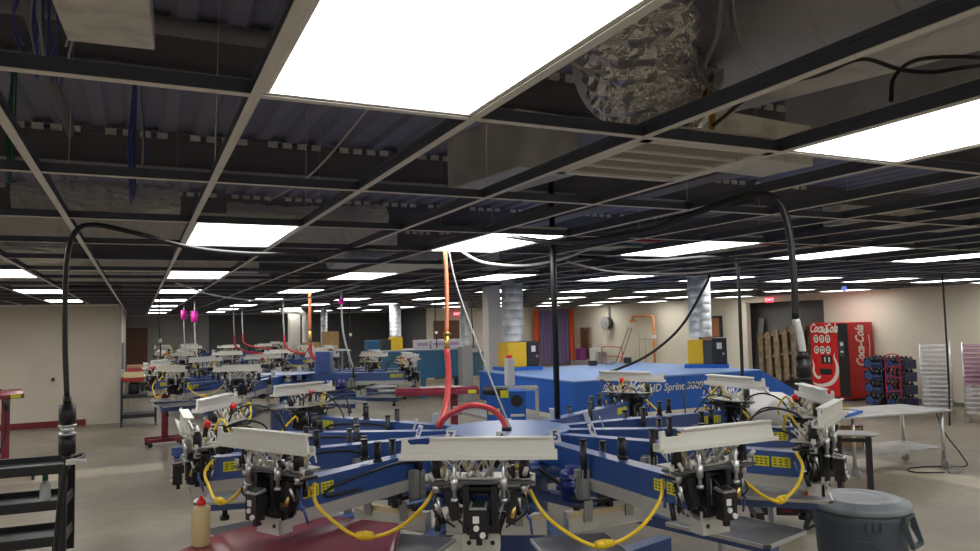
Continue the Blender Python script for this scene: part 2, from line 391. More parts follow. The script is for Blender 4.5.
mb = MB(); mb.box((4.3, 2.2, 3.3), (.5, 2.6, .28), rz=R_(14)); o = obj('supply_duct', mb, MT['sheet_metal_duct'], bevel=.004); tag(o, 'flat sheet metal duct above the big panel in the upper corner', 'duct')
mb = MB(); mb.box((1.98, 3.85, 3.0), (.42, .75, .32), rz=R_(8)); o = obj('duct_boot', mb, MT['sheet_metal_duct'], bevel=.004); tag(o, 'small square metal duct boot above the grid under the crumpled foil duct', 'duct')
mb = MB(); mb.box((2.9, 2.95, 2.93), (.75, .34, .22), rz=R_(5)); o = obj('duct_boot', mb, WRAP, bevel=.006); tag(o, 'pale box on the back of the return air grille', 'duct')
mb = MB(); mb.box((-.13, 3.25, 3.32), (.34, .62, .12), rz=R_(-3)); o = obj('duct_board', mb, WRAP, bevel=.006); tag(o, 'white fibrous duct board panel hanging up near the roof by the blue wires', 'duct')
for k, (xa, xb, y, z, lab) in enumerate([(-3.4, 2.3, 7.05, 2.78, 'long pale painted metal duct strip crossing over the nearest left runners'), (-4.5, 1.6, 11.4, 2.84, 'pale flat duct crossing behind the left column of lights'), (-4, 2.2, 14.2, 2.82, 'beige duct crossing close before the cream partition top'), (5.5, 12.5, 8.4, 2.9, 'pale duct crossing above the blue conveyor dryer'), (6.3, 14, 5.2, 2.92, 'pale duct crossing above the steel work table')]):
    o = obj('supply_duct', MB().bb(xa, xb, y-.11, y+.11, z, z+.2), WRAP, bevel=.005); tag(o, lab, 'duct')
rr = random.Random(3)
for k in range(26):   # pipes, conduits and rods between deck and grid
    y = rr.uniform(3.5, 28); x = rr.uniform(-2, 12); L = rr.uniform(1.5, 4); z = rr.uniform(2.8, 3.6)
    al = rr.random() < .5
    p0 = (x, y, z); p1 = (x+L, y, z) if al else (x, y+L, z)
    o = obj('conduit', MB().cyl(p0, p1, rr.choice([.012, .016, .035, .05]), seg=8), rr.choice([DKGREY, DUCTM, BEAMM, GREY]))
    tag(o, 'thin metal conduit run in the dark space above the ceiling grid', 'conduit', 'conduits above the ceiling grid')
o = obj('sprinkler_pipe', MB().cyl((4.2, 7.4, 3.0), (15, 7.0, 3.0), .03, seg=10), mat('red_pipe', (.35, .02, .02), .45)); tag(o, 'thin red sprinkler pipe above the grid towards the soda machine', 'pipe')
# T shaped wires above
def wires(name, n, base, spread, length, m, label, rad=.0035):
    mb = MB(); q = random.Random(label)
    for k in range(n):
        x, y, z = base; dx, dy = q.uniform(-spread, spread), q.uniform(-spread, spread)
        pts = [(x+dx*.2, y+dy*.2, z), (x+dx*.6, y+dy, z-length*.3), (x+dx*1.1, y+dy*.7, z-length*.65), (x+dx*.7, y+dy*.5, z-length*q.uniform(.85, 1.1))]
        mb.tube(pts, rad, 5)
    return tag(obj(name, mb, m), label, 'cable')
wires('data_cable_bundle', 11, (-.38, 3.6, 3.75), .11, .62, [CABB][0], 'tangled blue network wires hanging in the upper corner beside the white duct board', .006)
wires('data_cable_bundle', 6, (-.34, 3.58, 3.78), .09, .60, WIREW, 'white network wires hanging amid the blue ones in the upper corner', .005)
wires('data_cable_bundle', 8, (-.02, 5.2, 3.75), .05, .85, CABB, 'bunch of blue wires dangling straight down over the first left grid cell', .006)
wires('data_cable_bundle', 3, (-.02, 5.2, 3.75), .05, .85, WIREW, 'white wires dangling within the straight blue bunch', .005)
wires('data_cable_bundle', 6, (-.66, 5.0, 3.75), .05, .85, CABG, 'dark green wires hanging above the leftmost near grid runner', .006)
def cable(name, pts, r, m, label, cat='cable', seg=8, **k): return tag(obj(name, MB().tube(pts, r, seg), m), label, cat)
cable('cable', [(1.60, 1.66, 3.15), (1.70, 1.80, 2.95), (1.79, 1.97, 2.90), (1.76, 1.93, 2.82), (1.73, 1.83, 2.75), (1.75, 1.72, 2.72)], .008, GREY, 'grey flexible cable curling down in front of the crumpled foil duct')
cable('cable', [(1.80, 1.95, 2.68), (1.95, 1.88, 2.80), (2.01, 1.68, 2.80), (2.14, 1.62, 2.85), (2.27, 1.58, 2.82), (2.34, 1.52, 2.80), (2.39, 1.46, 2.80), (2.55, 1.44, 2.83)], .007, DKGREY, 'dark flexible cable running in waves above the upper corner light panel')
cable('cable', [(2.19, 1.56, 2.70), (2.27, 1.60, 2.80), (2.35, 1.58, 2.86), (2.45, 1.50, 2.86), (2.65, 1.45, 2.86)], .007, DKGREY, 'dark cable looping above the upper corner light panel')
cable('cable', [(1.30, 2.12, 2.92), (1.40, 2.14, 2.89), (1.52, 2.16, 2.90)], .006, WIREW, 'short white wire before the crumpled foil duct')
cable('cable', [(1.0, 3.0, 3.1), (.8, 3.7, 2.8), (.68, 4.4, 2.75)], .005, WIREW, 'thin pale wire slanting down through the cell beside the biggest panel')
o = obj('hanger_strap', MB().tube([(2.10, 2.28, 2.96), (2.06, 2.24, 2.88), (2.02, 2.19, 2.80), (1.93, 2.10, 2.69)], .014, 6), YBOX); tag(o, 'short yellow strap tied above the grid near the air grille', 'strap')
for k, (x, y) in enumerate([(.27, 3.1), (.88, 4.36), (-.34, 4.36), (1.49, 3.15), (2.10, 4.36), (2.70, 3.15), (3.31, 4.4), (1.49, 6.8), (2.70, 6.8), (3.9, 3.1), (4.5, 4.4), (.27, 6.8), (-.95, 5.6)]):
    o = obj('hanger_wire', MB().cyl((x, y, H+.04), (x+.03, y, DZ), .0018, seg=5), STEEL); tag(o, 'thin steel hanger wire holding up a ceiling grid runner', 'wire', 'hanger wires of the ceiling grid')
o = obj('steel_strut', MB().box((4.1, 6.3, 2.80), (1.6, .06, .06), rz=.2), mat('blue_strut', (.05, .13, .35), .5)); tag(o, 'blue painted bar lying above the grid next to the black pole', 'bar')

# ------------------------------------------------------------------ automatic screen printing press
def build_press(cx, cy, rot, label, hub_txt=True):
    P = empty('screen_printing_press', (cx, cy, 0), rot, label, 'printing press', 'blue carousel printing presses')
    # base
    mb = MB(); mb.lathe([(.42, .12), (.42, .20), (.30, .24), (.27, .30), (.27, .98), (.34, 1.02), (.34, 1.10)], seg=24)
    obj('center_column', mb, BLUE, P)
    for k in range(6):
        mb = MB(); mb.bb(.35, 1.75, -.06, .06, .06, .18).cyl((1.68, 0, 0), (1.68, 0, .07), .05)
        obj('leg', mb, BLUE, P, rz=k*math.pi/3+.26)
    mb = MB(); mb.lathe([(.30, 1.02), (.56, 1.03), (.58, 1.10), (.52, 1.14), (.30, 1.15)], seg=24); obj('gear_housing', mb, BLUE, P)
    # hub plate: ten lobes
    poly = []
    for k in range(12):
        t = k*math.pi/6
        if k in (2+7, 3+7) and False: pass
        for dt, r in ((-.12, .44), (.12, .44)): poly.append((r*math.cos(t+dt), r*math.sin(t+dt)))
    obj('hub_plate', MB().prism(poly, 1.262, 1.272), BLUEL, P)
    # platens
    pm = MB(); w, a, b, c = .20, 1.46, 2.06, .03
    c = .014
    pm.prism([(a, -w+c), (a+c, -w), (b-c*2, -w), (b, -w+c*2), (b, w-c*2), (b-c*2, w), (a+c, w), (a, w-c)], .915, .930)
    rim = MB().bb(a+c, b-c*2, -w-.001, -w+.008, .914, .9315).bb(a+c, b-c*2, w-.008, w+.001, .914, .9315).bb(b-.008, b+.001, -w+c*2, w-c*2, .914, .9315).mesh('platen_rim', [STEEL])
    am = MB(); am.bb(.35, 1.98, -.045, .045, .84, .90).bb(1.5, 1.62, -.09, .09, .88, .914)
    pm = pm.mesh('platen', [PLAT]); am = am.mesh('platen_arm', [BLUE])
    kn = MB().cyl((1.90, 0, .80), (1.90, 0, .84), .018).cyl((1.90, 0, .77), (1.90, 0, .80), .03).mesh('clamp_knob', [BLK])
    for k in range(12):
        o = obj('platen', pm, PLAT, P, rz=R_(15+30*k))
        obj('platen_arm', am, BLUE, o); obj('platen_rim', rim, STEEL, o); obj('clamp_knob', kn, BLK, o)
    # print arm
    arm = MB().bb(.36, 1.97, -.048, .048, 1.13, 1.262).mesh('print_arm', [BLUE])
    rail = MB().bb(1.0, 1.99, -.052, .052, 1.062, 1.128).bb(1.0, 1.99, -.06, -.05, 1.112, 1.128).bb(1.0, 1.99, .05, .06, 1.112, 1.128).mesh('side_rail', [ALU])
    endp = MB().bb(1.99, 2.075, -.078, .078, 1.045, 1.108).bb(2.06, 2.076, -.078, .078, 1.045, 1.15).m(1).cyl((2.075, -.05, 1.085), (2.079, -.05, 1.085), .01).cyl((2.075, .05, 1.085), (2.079, .05, 1.085), .01).mesh('end_plate', [ALU, BLK])
    lab = MB()
    lab.m(0).bb(1.70, 1.785, -.0503, .0503, 1.175, 1.232).bb(1.80, 1.90, -.0503, .0503, 1.175, 1.232).m(1)
    for xa in (1.71, 1.735, 1.76, 1.81, 1.84, 1.87):
        for zz in (1.185, 1.20, 1.215): lab.bb(xa, xa+.016, -.0508, .0508, zz, zz+.006)
    lab = lab.mesh('warning_label', [YLAB, BLK])
    post = MB().cyl((1.08, 0, 1.13), (1.08, 0, 1.34), .019).cyl((1.08, 0, 1.34), (1.08, 0, 1.348), .022).mesh('guide_post', [BLK])
    post2 = MB().cyl((1.38, 0, 1.262), (1.38, 0, 1.362), .019).cyl((1.38, 0, 1.362), (1.38, 0, 1.37), .022).cyl((1.38, 0, 1.262), (1.38, 0, 1.275), .026).mesh('guide_post', [BLK])
    brk = MB().bb(1.03, 1.13, .056, .066, 1.0, 1.18).bb(1.035, 1.075, .066, .105, 1.01, 1.17).bb(1.085, 1.125, .066, .10, 1.02, 1.18)
    brk.cyl((1.055, .105, 1.05), (1.055, .112, 1.05), .01).cyl((1.055, .105, 1.13), (1.055, .112, 1.13), .01)
    brk2 = MB(); brk2.v = [(x, -y, z) for x, y, z in brk.v]; brk2.f = brk.f; brk2.mi = brk.mi; brk2.sm = brk.sm
    brk = brk.mesh('bracket', [GREY]); brk2 = brk2.mesh('bracket', [GREY])
    rcl = MB().m(0).bb(1.195, 1.235, -.26, .26, .955, .985).m(1).bb(1.19, 1.24, -.27, .27, .885, .955).bb(1.19, 1.255, -.27, .27, .885, .893).bb(1.19, 1.23, -.27, -.20, .955, .99).bb(1.19, 1.23, .20, .27, .955, .99).m(3).bb(1.17, 1.2, -.04, .04, .98, 1.07).m(2)
    for yy in (-.15, .12): rcl.box((1.25, yy, .985), (.012, .05, .11), rz=0, ry=.1)
    for yy in (-.20, .02, .17): rcl.m(3).cyl((1.21, yy, .985), (1.21, yy, 1.02), .018)
    rcl = rcl.mesh('rear_clamp', [CREAM, ALU, GREY, BLK])
    card_b = MB().box((.66, 0, 1.30), (.006, .07, .09), ry=-.35).mesh('number_card', [WHITE])
    strip = MB().m(0).bb(1.34, 1.62, -.04, .04, 1.2625, 1.266).m(1)
    strip = MB().tube([(1.02, .052, 1.16), (1.1, .062, 1.22), (1.3, .06, 1.235), (1.7, .058, 1.2), (1.75, .058, 1.16), (1.5, .056, 1.15)], .008, 6).mesh('air_tube', [BLK])
    # print head
    hd = MB()
    hd.m(0).bb(2.0, 2.09, -.235, .235, 1.331, 1.343)                      # cross plate
    hd.m(1).bb(2.00, 2.10, -.07, -.045, 1.13, 1.325).bb(2.00, 2.10, .05, .075, 1.13, 1.325).bb(1.95, 2.0, -.05, .055, 1.27, 1.33)
    hd.m(1).cyl((2.07, -.075, 1.15), (2.07, .08, 1.15), .028)
    hd.m(1).box((2.05, -.12, 1.24), (.05, .04, .13), rx=.25).box((2.05, .14, 1.23), (.05, .04, .14), rx=-.2)
    hd = hd.mesh('print_head', [DKGREY, BLK])
    cr = MB(); y0, y1 = -.325, .325
    cr.prism([(y0-.005, 1.452), (y1+.005, 1.452), (y1-.012, 1.530), (-.205, 1.530), (-.205, 1.512), (-.215, 1.502), (-.290, 1.502), (-.300, 1.512), (-.300, 1.530), (y0, 1.530)], 2.105, 2.117, 'x')
    cr.bb(2.075, 2.105, -.205, y1-.012, 1.520, 1.530).bb(2.075, 2.145, -.335, y1+.008, 1.442, 1.453).bb(2.137, 2.145, -.335, y1+.008, 1.453, 1.461).bb(2.075, 2.085, -.335, y1+.008, 1.453, 1.475)
    cr.bb(2.112, 2.128, -.205, y1-.012, 1.526, 1.533)
    cr = cr.mesh('clamp_rail', [CLAMP])
    rod = MB().cyl((2.10, 0, 1.27), (2.10, 0, 1.443), .009).cyl((2.10, 0, 1.427), (2.10, 0, 1.443), .018).cyl((2.10, 0, 1.31), (2.10, 0, 1.365), .016).cyl((2.10, 0, 1.262), (2.10, 0, 1.275), .016).mesh('support_rod', [STEEL])
    ac = MB().m(0).cyl((2.05, 0, 1.345), (2.05, 0, 1.44), .024).m(1).cyl((2.05, 0, 1.29), (2.05, 0, 1.325), .02).cyl((2.05, 0, 1.345), (2.05, 0, 1.352), .03).mesh('air_cylinder', [BLK, STEEL])
    vc = MB()
    q = random.Random(5)
    for k in range(34):
        y = q.uniform(-.21, .21); x = q.uniform(1.94, 2.10); z = q.uniform(1.35, 1.40); vc.m(q.choice([0, 1, 1, 2, 3]))
        d = Vector((q.uniform(-1, 1), q.uniform(-1, 1), q.uniform(.2, 1.4))).normalized()*q.uniform(.02, .06)
        vc.cyl((x, y, z-.01), (x+d.x, y+d.y, z+d.z), q.uniform(.004, .011), seg=7)
    for yy in (-.15, -.02, .04, .16): vc.m(1).box((2.03, yy, 1.36), (.03, .035, .03), rz=yy*3)
    for sy in (-1, 1): vc.m(1).cyl((2.05, sy*.02, 1.35), (2.08, sy*.075, 1.445), .006, seg=6).cyl((2.04, sy*.05, 1.35), (2.08, sy*.02, 1.445), .005, seg=6).cyl((2.06, sy*.225, 1.32), (2.06, sy*.225, 1.37), .012, seg=8)
    for k in range(5): vc.m(4).tube([(2.0, -.2+k*.09, 1.37), (1.96, -.17+k*.09, 1.41), (1.95, -.12+k*.08, 1.37)], .004, 5)
    vc.m(1).bb(1.94, 2.06, -.215, .215, 1.345, 1.353)
    vc = vc.mesh('valve_cluster', [BRASS, ALU, BLK, CREAM, WHITE])
    lk = MB()   # lower linkage: springs, hoses and fittings under the cross plate
    for k in range(30):
        y = q.uniform(-.21, .21); x = q.uniform(1.95, 2.08); z = q.uniform(1.18, 1.31); lk.m(q.choice([0, 0, 0, 1, 1, 2, 3]))
        lk.cyl((x, y, z), (x+q.uniform(-.03, .03), y+q.uniform(-.03, .03), z-q.uniform(.04, .09)), q.uniform(.005, .014), seg=7)
    for k in range(6): lk.m(0).tube([(2.0, -.18+k*.07, 1.31), (2.07, -.20+k*.08, 1.22), (2.0, -.12+k*.045, 1.13)], .005, 5)
    lk.m(0).bb(1.95, 2.06, -.21, .21, 1.30, 1.312)
    lk = lk.mesh('linkage', [BLK, STEEL, BRASS, BLUE])
    cb = MB().m(0).bb(2.12, 2.17, -.038, .038, 1.125, 1.245).bb(2.11, 2.165, -.045, .045, 1.19, 1.235).bb(2.12, 2.16, -.05, -.035, 1.14, 1.16).bb(2.13, 2.15, -.012, .012, 1.095, 1.125).m(1).box((2.14, 0, 1.252), (.062, .072, .012), ry=.2).m(0).box((2.14, 0, 1.259), (.045, .05, .006), ry=.2).m(2).bb(2.170, 2.173, -.022, .004, 1.190, 1.218).m(2).cyl((2.17, -.008, 1.170), (2.178, -.008, 1.170), .012).cyl((2.17, .018, 1.143), (2.182, .018, 1.143), .012)
    cb = cb.mesh('control_box', [BLK, STEEL, WHITE])
    mush = MB().m(0).cyl((1.99, .03, 1.44), (1.975, .03, 1.475), .022, .018, 12).m(1).cyl((2.0, .03, 1.38), (1.99, .03, 1.44), .014).mesh('stop_button', [RED, BLK])
    hose = MB().tube([(1.98, .12, 1.34), (1.92, .16, 1.43), (1.80, .15, 1.475), (1.68, .11, 1.44), (1.62, .05, 1.34), (1.60, .02, 1.26)], .006, 8).tube([(1.97, .12, 1.34), (1.99, .16, 1.32), (1.98, .12, 1.31), (1.97, -.10, 1.34), (1.88, -.13, 1.39), (1.72, -.12, 1.40), (1.62, -.06, 1.27)], .006, 8).mesh('air_hose', [BLK])
    ybit = MB().tube([(1.95, -.04, 1.40), (1.90, -.05, 1.47), (1.86, .0, 1.40), (1.87, .03, 1.34)], .007, 6).mesh('signal_cord', [YEL])
    cordm = []
    plug = []
    for v in range(3):
        q2 = random.Random(40+v); s = [.20, .235, .17][v]
        a1, a2 = R_(6), R_(24); r = 2.0
        def pt(t, z, rr=0): 
            th = a1+(a2-a1)*t; rad = 2.0/math.cos(th-R_(15))*math.cos(R_(9))+rr
            return (rad*math.cos(th), rad*math.sin(th), z)
        pts = [pt(0, 1.28, -.02), pt(.08, 1.28-s*.35, .04), pt(.22, 1.28-s*.7, .05), pt(.42, 1.28-s, .06), pt(.60, 1.28-s*.98, .05), pt(.78, 1.28-s*.72, .05), pt(.93, 1.28-s*.3, .03), pt(1, 1.29, -.02)]
        cordm.append(MB().tube(pts, .0085, 8).mesh('power_cord', [YEL]))
        pp = [Vector(p) for p in pts]; c = pp[3].lerp(pp[4], .5); d = (pp[4]-pp[3]).normalized()
        plug.append(MB().cyl(c-d*.05, c-d*.01, .016, .022).cyl(c-d*.01, c+d*.035, .022, .015).mesh('plug', [YEL]))
    for k in range(10):
        t = k*math.pi/6        # head 0 towards local +X; heads 0..9, gap at 10 and 11
        a = obj('print_arm', arm, BLUE, P, rz=t)
        obj('side_rail', rail, ALU, a); obj('end_plate', endp, ALU, a); obj('warning_label', lab, YLAB, a, label='yellow warning label with black print')
        [obj('guide_post', post, BLK, a, loc=(dx, yy, dz)) for dx, yy, dz in ((-.02, .082, -.03), (.03, -.082, 0))]; [obj('guide_post', post2, BLK, a, loc=(dx, yy, dz)) for dx, yy, dz in ((-.035, .022, 0), (.02, -.024, .02))]; obj('bracket', brk, GREY, a); obj('bracket', brk2, GREY, a); obj('rear_clamp', rcl, ALU, a); obj('air_tube', strip, BLK, a)
        c = obj('number_card', card_b, WHITE, a)
        if hub_txt:
            Mx = Matrix.Translation((.660, 0, 1.30)) @ Matrix.Rotation(-.35, 4, 'Y') @ Matrix.Translation((.0042, 0, 0)) @ Matrix.Rotation(R_(90), 4, 'Z') @ Matrix.Rotation(R_(90), 4, 'X')
            text_obj('card_number', str(10-k if k else 10), .078, NAVY, a, Mx, extrude=.0006, bold=.002)
        h = obj('print_head', hd, BLK, P, rz=t)
        obj('clamp_rail', cr, CLAMP, h)
        for yy in (-.105, .105): obj('support_rod', rod, STEEL, h, loc=(0, yy, 0))
        for yy in (-.19, .19): obj('air_cylinder', ac, BLK, h, loc=(0, yy, 0))
        obj('valve_cluster', vc, BRASS, h); obj('linkage', lk, BLK, h); obj('control_box', cb, BLK, h)
        k not in (3, 4, 5) and obj('air_hose', hose, BLK, h); obj('signal_cord', ybit, YEL, h)
        if k in (0, 1, 2, 3, 4, 7, 9): obj('stop_button', mush, RED, h, label='red mushroom stop button')
        if k < 9:
            c = obj('power_cord', cordm[k % 3], YEL, P, rz=t, label='yellow power cord sagging between two print heads')
            obj('plug', plug[k % 3], YEL, c)
    # motors
    mm = MB(); mm.lathe([(.07, 1.0), (.078, 1.01), (.078, 1.08), (.084, 1.085), (.084, 1.10), (.078, 1.105), (.078, 1.155), (.07, 1.17), (.05, 1.178), (.05, 1.195)], (.0, 0, 0), 20).m(1)
    for z in (1.08, 1.13, 1.17): mm.lathe([(.086, z-.04), (.086, z-.036)], (0, 0, 0), 20)
    mm = mm.mesh('drive_motor', [COBALT, BLK])
    for ang, r in ((146, .98), (128, .72), (102, .95), (225, .95), (-15+0, .98), (330, .85)):
        t = R_(ang); obj('drive_motor', mm, COBALT, P, loc=(r*math.cos(t), r*math.sin(t), -.02))
    # tangle of hoses around the hub underside
    q = random.Random(9)
    for k in range(14):
        t = k*math.pi/7+.2; mb = MB()
        pts = [(.5*math.cos(t), .5*math.sin(t), 1.12), (.8*math.cos(t+.15), .8*math.sin(t+.15), 1.0+q.uniform(-.05, .06)), (1.15*math.cos(t+.05), 1.15*math.sin(t+.05), 1.02), (1.45*math.cos(t+.2), 1.45*math.sin(t+.2), 1.08)]
        obj('air_line', mb.tube(pts, .012, 6), BLK, P)
    return P
ANG0 = R_(-120)
# local head order runs counter-clockwise; the gap of two stations is at local +300..+330 -> place so that world gap is 60..90 degrees
press = build_press(2.355, 4.714, R_(120), 'nearest blue carousel screen printing press with its numbered arms and yellow cords')
labs = ['second blue carousel printing press, behind the nearest press and before the far dryer', 'third blue carousel printing press, deeper in the hall beyond the second', 'farthest blue carousel printing press by the dark back wall']
for (x, y, r), lab in zip([(2.2, 12.4, 332), (2.5, 19.3, 130), (2.6, 26.3, 118)], labs):
    pr = dup(press, (x, y, 0), R_(r), lab)
    if y < 13: press2 = pr

# ------------------------------------------------------------------ blue conveyor dryer
HB = 1.30
d = empty('conveyor_dryer', (4.70, 7.62, 0), 0, 'long bright blue conveyor dryer with white lettering behind the nearest press', 'dryer')
W_, L_ = 3.0, 2.72
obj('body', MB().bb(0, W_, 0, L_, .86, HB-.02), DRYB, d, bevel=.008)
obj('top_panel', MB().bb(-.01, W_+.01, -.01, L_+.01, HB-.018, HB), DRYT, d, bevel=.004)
mb = MB().prism([(W_, .86), (W_+.75, .86), (W_+.75, .93), (W_+.02, HB-.02), (W_, HB-.02)], 0, L_, 'y'); obj('end_hood', mb, DRYB, d)
for x, y in ((.15, .12), (W_-.15, .12), (.15, L_-.12), (W_-.15, L_-.12)):
    obj('leg', MB().bb(x-.05, x+.05, y-.05, y+.05, 0, .86), BLUE, d)
GB = mat('grey_mesh_belt', (.30, .29, .27), .6)
obj('conveyor_belt', MB().m(0).bb(-.62, .02, .35, L_-.5, .76, .80).m(1).bb(-.63, .02, .30, .35, .72, .84).bb(-.63, .02, L_-.5, L_-.45, .72, .84), [GB, ALU], d)
obj('conveyor_belt', MB().m(0).bb(W_-.1, W_+1.1, .35, L_-.5, .76, .80).m(1).bb(W_-.1, W_+1.1, .30, .35, .74, .82), [GB, ALU], d)
mb = MB()
for k in range(1, 6): mb.bb(k*.55-.003, k*.55+.003, -.013, -.002, .87, HB-.03)
obj('panel_seam', mb, BLUE, d)
Mx = Matrix.Translation((1.47, -.014, 1.15)) @ Matrix.Rotation(R_(90), 4, 'X')
text_obj('lettering', 'GHD Sprint 3000', .135, WHITE, d, Mx, shear=.2, extrude=.001, bold=.002)
def fan_box(name, loc, label, rot=0, yw=.16):
    e = empty(name, loc, rot, label, 'exhaust blower')
    obj('housing', MB().bb(-.16, .16, -.17, .17, .05, .42) if yw == .16 else MB().bb(-.17, -.17+2*yw, -.17, .17, .05, .40), YBOX, e, bevel=.01)
    if yw != .16: obj('collar', MB().bb(-.17+2*yw, .17, -.15, .15, .05, .40), DKGREY, e)
    obj('base', MB().bb(-.22, .40, -.24, .24, 0, .05), DRYB, e, bevel=.005)
    obj('motor_box', MB().bb(.17, .38, -.17, .14, .05, .43), BLKM, e, bevel=.01)
    obj('label_plate', MB().bb(.24, .31, -.176, -.171, .27, .36), WHITE, e)
    obj('switch', MB().cyl((.33, -.171, .2), (.33, -.19, .2), .02), GREY, e)
    return e
fan_box('exhaust_blower', (5.14, 10.08, HB), 'yellow blower box with black motor under the wide silver duct by the white column')
fan_box('exhaust_blower', (7.52, 8.62, HB), 'yellow and black blower box on the dryer top under the duct with rib lines', -.75, .11)
def duct(loc, r, z0, z1, label):
    prof = []; z = z0
    while z < z1: prof += [(r, z), (r*1.012, z+.008), (r, z+.016), (r, min(z1, z+.12))]; z += .12
    mb = MB(); mb.lathe(prof, (loc[0], loc[1], 0), 28); return tag(obj('exhaust_duct', mb, DUCTM), label, 'duct')
duct((5.16, 10.08), .165, HB+.43, 3.2, 'silver round exhaust duct rising from the blower by the white column')
duct((7.54, 8.62), .165, HB+.44, 3.2, 'silver round exhaust duct rising from the blower near the lettering')
o = obj('metal_tag', MB().bb(7.37, 7.42, 8.48, 8.492, 1.95, 2.03), WHITE); tag(o, 'small white sticker on the exhaust duct near the lettering', 'sticker')
# control console at the feed end
e = empty('control_console', (4.13, 8.30, 0), R_(-25), 'blue control console with fan grille and yellow signs standing before the dryer end', 'control box')
obj('cabinet', MB().bb(-.24, .24, -.14, .14, .62, 1.18), DRYB, e, bevel=.008)
obj('fan_grille', MB().cyl((.13, -.14, 1.06), (.13, -.155, 1.06), .075, seg=20).cyl((.13, -.155, 1.06), (.13, -.162, 1.06), .03), BLKM, e)
obj('warning_sign', MB().bb(.0-.07, .03, -.16, -.145, 1.10, 1.19), YLAB, e); obj('warning_sign', MB().bb(-.22, -.08, -.148, -.141, .90, .97), YLAB, e)
obj('data_plate', MB().bb(.05, .22, -.148, -.141, .87, .90).bb(.0-.05, .06, -.148, -.141, .78, .85), WHITE, e)
obj('motor', MB().cyl((-.26, -.1, 1.19), (.02, -.1, 1.16), .06, seg=16).cyl((-.28, -.1, 1.19), (-.24, -.1, 1.19), .045), BLKM, e)
obj('frame', MB().bb(.24, .40, -.12, -.08, 1.18, 1.22).bb(.36, .40, -.12, -.08, 0, 1.2).bb(-.24, -.20, -.14, -.10, 0, .62).bb(.2, .24, -.14, -.10, 0, .62).bb(-.24, .4, .10, .14, 0, .05).bb(-.24, .40, .10, .14, 1.18, 1.22), ALU, e)
e = empty('signal_post', (4.25, 8.42, 1.225), 0, 'cream upright post with a red cap on the blue console', 'post')
obj('post', MB().bb(-.05, .05, -.05, .05, 0, .34), CLAMP, e, bevel=.005); obj('cap', MB().cyl((0, 0, .34), (0, 0, .38), .04), RED, e)
# barrel on wheels
e = empty('wheeled_bin', (8.35, 17.5, 0), .3, 'light blue wheeled bin standing left of the white column', 'bin')
obj('body', MB().lathe([(.21, .1), (.24, .12), (.27, .85), (.28, .87)], seg=20), LBLUE, e); obj('lid', MB().lathe([(.29, .87), (.29, .90), (.22, .97), (.02, .99)], seg=20), LBLUE, e)
for sx in (-.2, .2): obj('wheel', MB().cyl((sx-.02, -.2, .08), (sx+.02, -.2, .08), .08, seg=16), BLK, e)
# odds and ends on the dryer
for x, y, w3, h3, m, lab, nm in [(6.6, 10.1, .12, .08, BLKM, 'small black tool on the dryer top nearest the yellow blower', 'tool'), (6.95, 10.15, .15, .06, GREY, 'small grey tray on the far dryer top before the curtains', 'tray'), (7.35, 10.2, .10, .10, BLKM, 'small dark box on the far dryer top below the wooden frame', 'box')]:
    o = obj(nm, MB().box((0, 0, h3/2), (w3, .1, h3)), m, loc=(x, y, HB), bevel=.01); tag(o, lab, nm)

# far dryer, teal
e = empty('conveyor_dryer', (6.0, 19.4, 0), R_(-8), 'teal blue conveyor dryer standing far behind the second press', 'dryer')
obj('body', MB().bb(-.2, 2.6, 0, 1.6, .55, 1.30), TEAL, e, bevel=.01); obj('top_panel', MB().bb(-.22, 2.62, -.02, 1.62, 1.30, 1.33), mat('far_dryer_top', (.30, .36, .40), .5), e)
obj('grey_end', MB().bb(2.6, 3.05, .1, 1.5, .55, 1.22), mat('grey_green_steel', (.10, .17, .17), .5), e)
obj('end_motor', MB().cyl((3.06, .5, .9), (3.2, .5, .9), .2), mat('rust_brown', (.16, .06, .03), .6), e)
for x in (.0, 1.1, 2.4): obj('leg', MB().bb(x-.06, x+.06, .05, .17, 0, .55), TEAL, e); obj('leg', MB().bb(x-.06, x+.06, 1.43, 1.55, 0, .55), TEAL, e)
e = empty('exhaust_blower', (6.5, 19.9, 1.33), 0, 'small yellow blower box on the far teal dryer', 'exhaust blower')
obj('housing', MB().bb(-.16, .16, -.15, .15, 0, .36), YBOX, e, bevel=.01); obj('motor', MB().bb(-.42, -.17, -.1, .1, 0, .3), BLKM, e)
duct((6.5, 19.9), .16, 1.70, 3.2, 'silver round exhaust duct rising from the small yellow blower on the teal dryer')
duct((7.75, 17.9), .11, 1.45, 3.2, 'slim silver duct standing behind the copper coloured hose')
o = obj('blower_stack', MB().bb(7.6, 7.9, 17.75, 18.05, 0, 1.42), GREY, bevel=.01); tag(o, 'grey steel stand below the slim silver duct', 'stand')
duct((5.25, 23.2), .10, 0, 3.2, 'thin pale round duct by the cardboard boxes')
cable('elbow_pipe', [(4.62, 23.0, 0), (4.62, 23.0, 2.2), (4.6, 23.0, 2.42), (4.35, 23.0, 2.52), (3.9, 23.0, 2.53)], .09, WHITE, 'white elbow pipe turning below the ceiling left of the thin duct', 'pipe', 14)
rr = random.Random(21)
def box_thing(x, y, z, sx, sy, sz, m, lab, nm='cardboard_box', cat='box', rz=0):
    e = empty(nm, (x, y, z), rz, lab, cat)
    obj('carton', MB().box((0, 0, sz/2), (sx, sy, sz)), m, e, bevel=.006)
    if nm == 'cardboard_box': obj('tape', MB().box((0, 0, sz+.001), (sx*.98, .05, .003)).box((0, -sy/2-.001, sz*.8), (.05, .002, sz*.38)), mat('packing_tape', (.55, .40, .22), .3), e)
    return e
